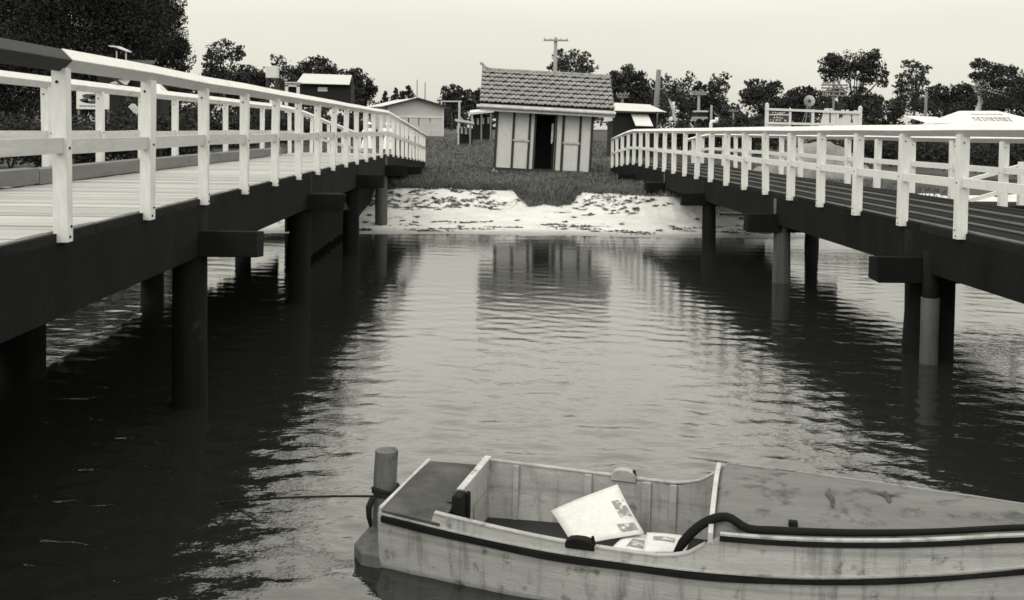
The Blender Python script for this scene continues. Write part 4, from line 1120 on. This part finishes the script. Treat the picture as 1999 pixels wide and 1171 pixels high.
# hoarding
Yh = 46.0; p = at(1588, 250, Yh); p.z = gz(p.x, Yh); s = Yh/F
ho = empty('hoarding', p, 'white timber hoarding frame with painted boards beyond the right jetty', 'hoarding')
def zb(py, px=1588): return at(px, py, Yh).z - p.z
hx = lambda px: at(px, 225, Yh).x - p.x
for px, top, w in ((1497,203,6.5),(1542,213,4.5),(1587,216,4.5),(1635,219,4),(1679,209,6.5)):
    m_ = MB(); x = hx(px); ww = w*s/2
    m_.box2((x-ww,-.05,-.3),(x+ww,.05,zb(top,px))); 
    m_.add([(x-ww,-.05,zb(top,px)),(x+ww,-.05,zb(top,px)),(x+ww,.05,zb(top,px)),(x-ww,.05,zb(top,px)),(x,0,zb(top,px)+.08)], [(0,1,4),(1,2,4),(2,3,4),(3,0,4)])
    m_.build('post', M['canvas'], ho)
for y0, y1 in ((213,220),(240,244)):
    m_ = MB(); m_.bar((hx(1497),-.07,zb(y0,1497)),(hx(1679),-.07,zb(y1,1679)), .03, 4.5*s); m_.build('rail', M['canvas'], ho)
m_ = MB(); m_.box2((hx(1500),-.02,zb(238)),(hx(1540),.02,zb(217))); m_.build('dark_board', M['signdark'], ho)
m_ = MB()
m_.box2((hx(1500),-.035,zb(226)),(hx(1540),-.022,zb(224)))
m_.build('board_band', M['canvas'], ho)
def text_(body, size, loc, material, parent, nm='lettering', rx=90, sx=1.0):
    cu = bpy.data.curves.new(nm, 'FONT'); cu.body = body; cu.size = size; cu.extrude = .004; cu.align_x = 'CENTER'; cu.align_y = 'CENTER'
    cu.materials.append(material)
    o = bpy.data.objects.new(nm, cu); COL.objects.link(o); o.parent = parent; o.location = loc; o.rotation_euler = (R(rx),0,0); o.scale = (sx,1,1)
    return o
def text(*a, **k):
    c = text_(*a, **k); dg = bpy.context.evaluated_depsgraph_get(); dg.update()
    me = bpy.data.meshes.new_from_object(c.evaluated_get(dg)); o = bpy.data.objects.new('lettering', me); COL.objects.link(o)
    o.parent = c.parent; o.location = c.location; o.rotation_euler = c.rotation_euler; o.scale = c.scale
    cu = c.data; bpy.data.objects.remove(c); bpy.data.curves.remove(cu); o.name = 'lettering'
    return o
m_ = MB()
for k, (x, y, w, h) in enumerate(((1507,219.5,2,3),(1512,219.5,2.5,2.5),(1516,221,4,2),(1521,220,4,3.5),(1526,220,3,2.5),(1530,219.5,2,2),(1510,229,3,3),(1515,229,5,2.5),(1521,229.5,4,2),(1503,234,2,2),(1508,234.5,3,2),(1514,234,4,2.5),(1520,234,4,2.5),(1525,231,4,1.5),(1531,234.5,4,3))):
    m_.box2((hx(x),-.034,zb(y+h)),(hx(x+w),-.022,zb(y)))
m_.build('board_writing', M['weather'], ho)
m_ = MB(); m_.box2((hx(1499),-.03,zb(256)),(hx(1540),.0,zb(242.5))); m_.build('notice_board', M['canvas'], ho)
text('ADVERTISING SPACE', 4.2*s, (hx(1519),-.032,zb(244.6)), M['signdark'], ho, sx=.85)
text('TO LET', 6.5*s, (hx(1519),-.032,zb(249.6)), M['signdark'], ho)
# cut-out white panel with dark shapes
m_ = MB()
prof = [(1603,239),(1606,226),(1610,211),(1624,211),(1629,217),(1640,219),(1643,213.5),(1648,213),(1650,218),(1653,213),(1657,213),(1659,219),(1665,220),(1667,214),(1673,214),(1677,218),(1677,246),(1603,243)]
m_.loft([[(hx(x),.02,zb(y)) for x,y in prof],[(hx(x),.05,zb(y)) for x,y in prof]]); m_.build('picture_panel', M['canvas'], ho)
m_ = MB()
for poly in ([(1638,221),(1642,222),(1646,223),(1651,222),(1645,225),(1643,231),(1641,227),(1637,233),(1634,231)], [(1661,222),(1664,222),(1663.5,228),(1666,238),(1661,238),(1662.4,228)], [(1604,222),(1606,222),(1598,238),(1595,238)], [(1619.6,213),(1621.8,213),(1622,239),(1619.4,239)]):
    m_.loft([[(hx(x),.008,zb(y)) for x,y in poly],[(hx(x),.017,zb(y)) for x,y in poly]])
m_.build('painted_shape', M['signdark'], ho)
# windmill
Yw = 85.0; p = at(1577, 250, Yw); p.z = gz(p.x, Yw); s = Yw/F
wm = empty('windmill', p, 'farm windmill with a pale round fan in front of the dark trees', 'windmill')
zc = at(1577,197,Yw).z-p.z
m_ = MB()
for k in range(18):
    a = 2*math.pi*k/18; u = Vector((math.cos(a),0,math.sin(a))); v = Vector((-math.sin(a),0,math.cos(a)))
    c0 = Vector((0,-.3,zc))
    m_.hexa([c0+u*3.2*s-v*.8*s, c0+u*11*s-v*1.7*s, c0+u*11*s+v*1.7*s+Vector((0,.10,0)), c0+u*3.2*s+v*.8*s+Vector((0,.06,0)),
             c0+u*3.2*s-v*.8*s+Vector((0,.01,0)), c0+u*11*s-v*1.7*s+Vector((0,.01,0)), c0+u*11*s+v*1.7*s+Vector((0,.11,0)), c0+u*3.2*s+v*.8*s+Vector((0,.07,0))])
m_.build('fan', M['conc'], wm)
m_ = MB(); m_.tube([(0,-.35,zc),(0,.1,zc)], 2.4*s, 10); m_.build('hub', M['dark'], wm)
m_ = MB()
for x in (-1,1):
    for y in (-1,1): m_.tube([(x*.75,y*.75,-.3),(0,y*.05,zc-.1)], .045, 5)
for t in (.3,.6): 
    for (a,b2) in (((-1,-1),(1,-1)),((1,-1),(1,1)),((1,1),(-1,1)),((-1,1),(-1,-1))):
        m_.tube([(a[0]*.75*(1-t),a[1]*.75*(1-t),zc*t),(b2[0]*.75*(1-t),b2[1]*.75*(1-t),zc*t)], .025, 4)
m_.build('tower', M['pole'], wm)
m_ = MB(); m_.bar((0,.1,zc),(0.5,1.3,zc), .03,.05); m_.box((.6,1.6,zc),(.04,.7,.5)); m_.build('tail_vane', M['pole'], wm)

# long low white roofed building at right
Yb = 52.0; p = at(1950, 262, Yb); p.z = gz(p.x, Yb); s = Yb/F
lb = empty('pavilion', p, 'long low pavilion with a white hipped roof carrying a dark lettered band, far right', 'pavilion')
def zl(py, px=1950): return at(px, py, Yb).z - p.z
lx_ = lambda px: at(px, 240, Yb).x - p.x
m_ = MB(); m_.box2((lx_(1880),.5,-.3),(lx_(2060),4.0,zl(246))); m_.build('wall', M['darkwall'], lb)
m_ = MB(); m_.add([(lx_(1862),0,zl(247)),(lx_(2085),0,zl(247)),(lx_(2085),4.6,zl(247)),(lx_(1862),4.6,zl(247)),(lx_(1914),2.0,zl(215,1914)),(lx_(1985),2.0,zl(215,1985)),(lx_(1985),2.5,zl(215,1985)),(lx_(1914),2.5,zl(215,1914))],
      [(0,1,5,4),(1,2,6,5),(2,3,7,6),(3,0,4,7),(4,5,6,7),(3,2,1,0)]); rf = m_.build('roof', M['canvas'], lb)
random.seed(21)
m_ = MB()
def onroof(px, t, off=-.02):  # point on the front slope, t 0 ridge .. 1 eave
    return (lx_(px), 2.0*(1-t)+off, zl(215,px)*(1-t)+zl(247)*t+.015)
for k in range(9):
    x0 = 1916+k*8.6; w_ = 6.3; sh = k*.4
    for (a, b2, t0, t1) in ((0,.28,.42,.66),(.28,.72,.42,.50),(.72,1,.42,.66)) if k % 3 == 0 else ((0,.28,.42,.66),(.3,1,.42,.49),(.3,.8,.51,.57),(.3,1,.6,.66)) if k % 3 == 1 else ((.35,.65,.42,.66),(0,1,.42,.5),(.1,.9,.59,.66)):
        A_ = onroof(x0+w_*a, t0); B_ = onroof(x0+w_*b2, t0); C_ = onroof(x0+w_*b2, t1); D_ = onroof(x0+w_*a, t1)
        m_.add([A_,B_,C_,D_], [(0,1,2,3)])
for k in range(17):
    x0 = 1922+k*3.8
    m_.add([onroof(x0,.20),onroof(x0+2.4,.20),onroof(x0+2.4,.27),onroof(x0,.27)], [(0,1,2,3)]) 
m_.build('roof_lettering', M['ink'], lb)
m_ = MB(); m_.hexa([(lx_(1816),.3,zl(243)),(lx_(1874),.3,zl(243)),(lx_(1874),2.8,zl(229)),(lx_(1806),2.8,zl(227)),(lx_(1816),.3,zl(242)),(lx_(1874),.3,zl(242)),(lx_(1874),2.8,zl(228)),(lx_(1806),2.8,zl(226))]); m_.build('annex_roof', M['canvas'], lb)
m_ = MB(); m_.box2((lx_(1822),.6,-.3),(lx_(1868),2.7,zl(243)-.03)); m_.build('annex_wall', M['darkwall'], lb)
m_ = MB(); m_.box2((lx_(1828),.55,zl(275)),(lx_(1846),.59,zl(262))); m_.build('door', M['conc'], lb)

# sandy heap behind the right jetty
def heap(px, py, Y, w, label):
    c = at(px, py, Y); g = gz(c.x, Y); h = c.z-g
    n = 26; m_ = MB(); rows = []
    for j in range(n+1):
        row = []
        for i in range(n+1):
            x = (i/n*2-1); y = (j/n*2-1); r = math.hypot(x, y*1.0)
            z = h*max(0, 1-r**3.2)*(.85+.25*math.sin(x*4+1)*math.cos(y*5)) + .35*mnoise.noise(Vector((x*2.3, y*2.3, 8))) + .22*mnoise.noise(Vector((x*4, y*4, 3))) + .08*mnoise.noise(Vector((x*11,y*11,1)))
            row.append((x*w, y*w*.55, max(-.3, z) if r < 1 else -.3))
        rows.append(row)
    m_.loft(rows, close=False, caps=False)
    o = m_.build('earth_heap', M['heap'], None, smooth=False); o.location = (c.x, Y, g)
    tag(o, label, 'heap')
M['heap'] = mat('sandy_earth', .20, .95, .4, 1.6, (1,1,1), .6, 8, spots=.3, spot_scale=1.5, spot_val=.08, var2=.4)
heap(1590, 282, 38, 2.6, 'lumpy heap of sandy earth below the white hoarding')
# pale strip path behind right jetty
# sloping white gangway rail beyond the right jetty
p = at(1940, 400, 17.5); s = 17.5/F
gw = empty('railing', (p.x, 17.5, gz(p.x,17.5)), 'white sloping two-bar gangway railing beyond the right jetty', 'railing')
o_ = gw.location
for (a, b2) in (((1890,352),(2060,305)),((1890,392),(2060,345))):
    m_ = MB(); m_.bar(at(*a,17.5)-o_, at(*b2,17.9)-o_, .05, .07); m_.build('rail', M['whiteR'], gw)
for px, yt in ((1888,348),(1998,316),(2062,300)):
    m_ = MB(); t_ = at(px, yt, 17.58)-o_; bz = 1.46-o_.z
    m_.box2((t_.x-.05,t_.y-.0,bz),(t_.x+.05,t_.y+.1,t_.z)); m_.build('post', M['whiteR'], gw)

m_ = MB(); m_.box2((8.16-o_.x, -.1, 1.36-o_.z),(11.6-o_.x, 1.1, 1.455-o_.z)); m_.build('platform', M['deckR'], gw)
for x, y in ((11.4,.1),(11.4,.9)):
    m_ = MB(); m_.tube([(x-o_.x,y,-1.8-o_.z),(x-o_.x,y,1.355-o_.z)], .11, 10); m_.build('pile', M['tar'], gw, smooth=True)
# upturned dinghy on the sand under the left jetty
p = onz(528, 446, .22); p.y = 27.0; p.x = at(528,446,27).x; p.z = gz(p.x, 27)
m_ = MB(); rg = []
for k in range(13):
    t = k/12; w = .55*math.sin(math.pi*min(1, .12+t*.88))**.6 if t < 1 else .02
    rg.append([(-1.3+2.6*t, w*math.cos(a), .42*math.sin(a)*(.75+.25*math.sin(math.pi*t))) for a in np.linspace(0, math.pi, 9)])
m_.loft(rg, close=False, caps=True)
o = m_.build('dinghy', M['tar'], None, smooth=True); o.location = p+Vector((0,0,-.02)); o.rotation_euler = (0,0,R(12))
so = o.modifiers.new('thickness','SOLIDIFY'); so.thickness = .02
tag(o, 'dark upturned dinghy lying on the sand under the left jetty', 'dinghy')
# pale plank stage under the right jetty
p = at(1430, 414, 27.0)
st_ = empty('stage', (p.x, 27.0, gz(p.x,27)), 'small pale plank landing on a thin post under the right jetty', 'landing')
m_ = MB(); m_.box(p-st_.location, (.75,.3,.06)); m_.build('plank', M['conc'], st_)
for x in (.33, -.33):
    m_ = MB(); m_.tube([(x,0,-.6),(x,0,(p-st_.location).z-.031)], .05, 8); m_.build('post', M['tar'], st_)

# ------------------------------------------------------------------ people at the far end of the left jetty
def person(x, y, z, h, label, turn=0, lean=0.0):
    root = empty('person', (x, y, z), label, 'person', rz=turn)
    me = bpy.data.meshes.new('body'); bm = bmesh.new()
    sk = bm.verts.layers.skin.verify()
    J = {}
    def J_(n, co, r):
        v = bm.verts.new(Vector(co)*h); v[sk].radius = (r*h, r*h); J[n] = v; return v
    def E(a, b_): bm.edges.new((J[a], J[b_]))
    J_('pel', (lean*.1,0,.53), .075); J_('waist', (lean*.4,-.0,.62), .066); J_('chest', (lean*.8,-.0,.75), .082); J_('neck', (lean,-.0,.845), .034)
    J_('head', (lean*1.08,-.012,.885), .05); J_('crown', (lean*1.1,-.008,.955), .056); J_('nose', (lean*1.1,-.062,.915), .014)
    E('pel','waist'); E('waist','chest'); E('chest','neck'); E('neck','head'); E('head','crown'); E('head','nose')
    for s_, n in ((-1,'l'),(1,'r')):
        J_('hip'+n, (s_*.055,0,.49), .058); J_('knee'+n, (s_*.058,-.01,.27), .036); J_('ank'+n, (s_*.06,.01,.045), .024); J_('toe'+n, (s_*.066,-.075,.018), .02)
        E('pel','hip'+n); E('hip'+n,'knee'+n); E('knee'+n,'ank'+n); E('ank'+n,'toe'+n)
        J_('sh'+n, (lean*.9+s_*.105,0,.80), .038); J_('elb'+n, (lean*.8+s_*.16,-.03,.64), .025); J_('wri'+n, (lean*.6+s_*.14,-.12,.53), .018); J_('hand'+n, (lean*.6+s_*.13,-.16,.495), .018)
        E('chest','sh'+n); E('sh'+n,'elb'+n); E('elb'+n,'wri'+n); E('wri'+n,'hand'+n)
        for q_ in range(4):
            J_('f%s%d' % (n, q_), (lean*.6+s_*(.115+.010*q_),-.185-.004*(q_ % 2),.465), .006); E('hand'+n, 'f%s%d' % (n, q_))
    J['pel'][sk].use_root = True
    bm.to_mesh(me); bm.free(); me.materials.append(M['skin'])
    o = bpy.data.objects.new('body', me); COL.objects.link(o); o.parent = root
    o.modifiers.new('skin','SKIN'); ss = o.modifiers.new('sub','SUBSURF'); ss.levels = 1; ss.render_levels = 1
    m_ = MB(); rg = []
    for (zz, r, c) in ((.27,.17,0),(.36,.155,0),(.48,.135,.1),(.58,.10,.3),(.63,.086,.45),(.72,.11,.7),(.79,.125,.85),(.825,.09,.92)):
        rg.append([(h*(c*lean+r*math.cos(a)*(1+.06*math.sin(6*a)*(zz < .5))), h*(r*.72*math.sin(a)), h*zz) for a in np.linspace(0, 6.283, 25)[:-1]])
    m_.loft(rg, caps=False); d = m_.build('dress', M['dress'], root, smooth=True)
    for s_ in (-1, 1):
        m_ = MB(); m_.tube([(h*(lean*.88+s_*.085),0,h*.81),(h*(lean*.85+s_*.13),-.01*h,h*.74),(h*(lean*.82+s_*.155),-.02*h,h*.68)], [h*.05,h*.05,h*.045], 10); m_.build('sleeve', M['dress'], root, smooth=True)
    m_ = MB(); rg = []
    for (zz, r) in ((.935,.105),(.945,.10),(.95,.066),(.985,.06),(1.005,.035)):
        rg.append([(h*(lean*1.1+r*math.cos(a)), h*(-.005+r*math.sin(a)), h*zz) for a in np.linspace(0, 6.283, 17)[:-1]])
    m_.loft(rg); m_.build('hat', M['dress'], root, smooth=True)
    m_ = MB(); m_.ell((h*lean*1.1, h*.018, h*.915), (h*.056, h*.05, h*.05)); m_.build('hair', M['hair'], root, smooth=True)
    return root
q = at(716, 300, 36.0)
person(q.x, 36.0, zL(36.0), 1.36, 'girl in a white dress and hat standing farther left among the jetty railings', R(20), .05)
q = at(757, 300, 37.5)
person(q.x, 37.5, zL(37.5), 1.45, 'woman in a white dress and hat standing nearer the shore end of the jetty ramp', R(-15), 0)

# ------------------------------------------------------------------ light
SUN_EL, SUN_AZ = R(38), R(218)     # azimuth clockwise from +Y: behind the camera and to the left
sd = Vector((math.sin(SUN_AZ)*math.cos(SUN_EL), math.cos(SUN_AZ)*math.cos(SUN_EL), math.sin(SUN_EL)))
ld = bpy.data.lights.new('sun', 'SUN'); lo = bpy.data.objects.new('sun', ld); COL.objects.link(lo)
ld.energy = .55; ld.angle = R(14); ld.color = (1.0, .985, .90)
lo.rotation_euler = sd.to_track_quat('Z', 'Y').to_euler()
w = bpy.data.worlds.new('World'); sc.world = w; w.use_nodes = True
nt = w.node_tree; N = nt.nodes; L = nt.links
bg = N['Background']; bg.inputs['Strength'].default_value = .12
sky = N.new('ShaderNodeTexSky'); sky.sky_type = 'NISHITA'; sky.sun_disc = False; sky.sun_elevation = SUN_EL; sky.sun_rotation = SUN_AZ
sky.dust_density = 4.0; sky.air_density = 1.0; sky.ozone_density = 1.0
bw = N.new('ShaderNodeRGBToBW'); L.new(sky.outputs[0], bw.inputs[0])
# overcast gain: low step above the view, added to lift the water sheen
tc = N.new('ShaderNodeTexCoord'); sp = N.new('ShaderNodeSeparateXYZ'); L.new(tc.outputs['Generated'], sp.inputs[0])
def wm_(op, a, b_):
    n = N.new('ShaderNodeMath'); n.operation = op
    for i, q in enumerate((a, b_)):
        if isinstance(q, (int, float)): n.inputs[i].default_value = q
        else: L.new(q, n.inputs[i])
    return n.outputs[0]
up = wm_('MAXIMUM', sp.outputs['Z'], 0.0)
mrg = N.new('ShaderNodeMapRange'); mrg.interpolation_type = 'SMOOTHSTEP'; mrg.inputs['From Min'].default_value = .095; mrg.inputs['From Max'].default_value = .30
mrg.inputs['To Max'].default_value = 1.05; L.new(up, mrg.inputs['Value'])
gain = wm_('ADD', wm_('ADD', mrg.outputs['Result'], wm_('MULTIPLY', wm_('MULTIPLY', up, up), .15)), 1.02)
soft = wm_('POWER', wm_('MULTIPLY', bw.outputs[0], .35), .12)   # thin high overcast evens the sky out
val = wm_('MULTIPLY', wm_('MULTIPLY', soft, 6.4), gain)
cn = N.new('ShaderNodeTexNoise'); cn.inputs['Scale'].default_value = 2.2; cn.inputs['Detail'].default_value = 4; cn.inputs['Roughness'].default_value = .5
cm = N.new('ShaderNodeMapping'); cm.inputs['Scale'].default_value = (1,1,3.5); L.new(tc.outputs['Generated'], cm.inputs['Vector']); L.new(cm.outputs[0], cn.inputs['Vector'])
val = wm_('MULTIPLY', val, wm_('ADD', wm_('MULTIPLY', cn.outputs['Fac'], .22), .89))
mixc = N.new('ShaderNodeVectorMath'); mixc.operation = 'SCALE'; mixc.inputs[0].default_value = (1.0, .985, .86); L.new(val, mixc.inputs['Scale'])
L.new(mixc.outputs[0], bg.inputs['Color'])
vs = sc.view_settings; vs.view_transform = 'Standard'; vs.look = 'None'; vs.gamma = 1; vs.exposure = .08
sc.cycles.filter_width = 1.6; sc.cycles.max_bounces = 8; sc.cycles.diffuse_bounces = 3; sc.cycles.glossy_bounces = 4
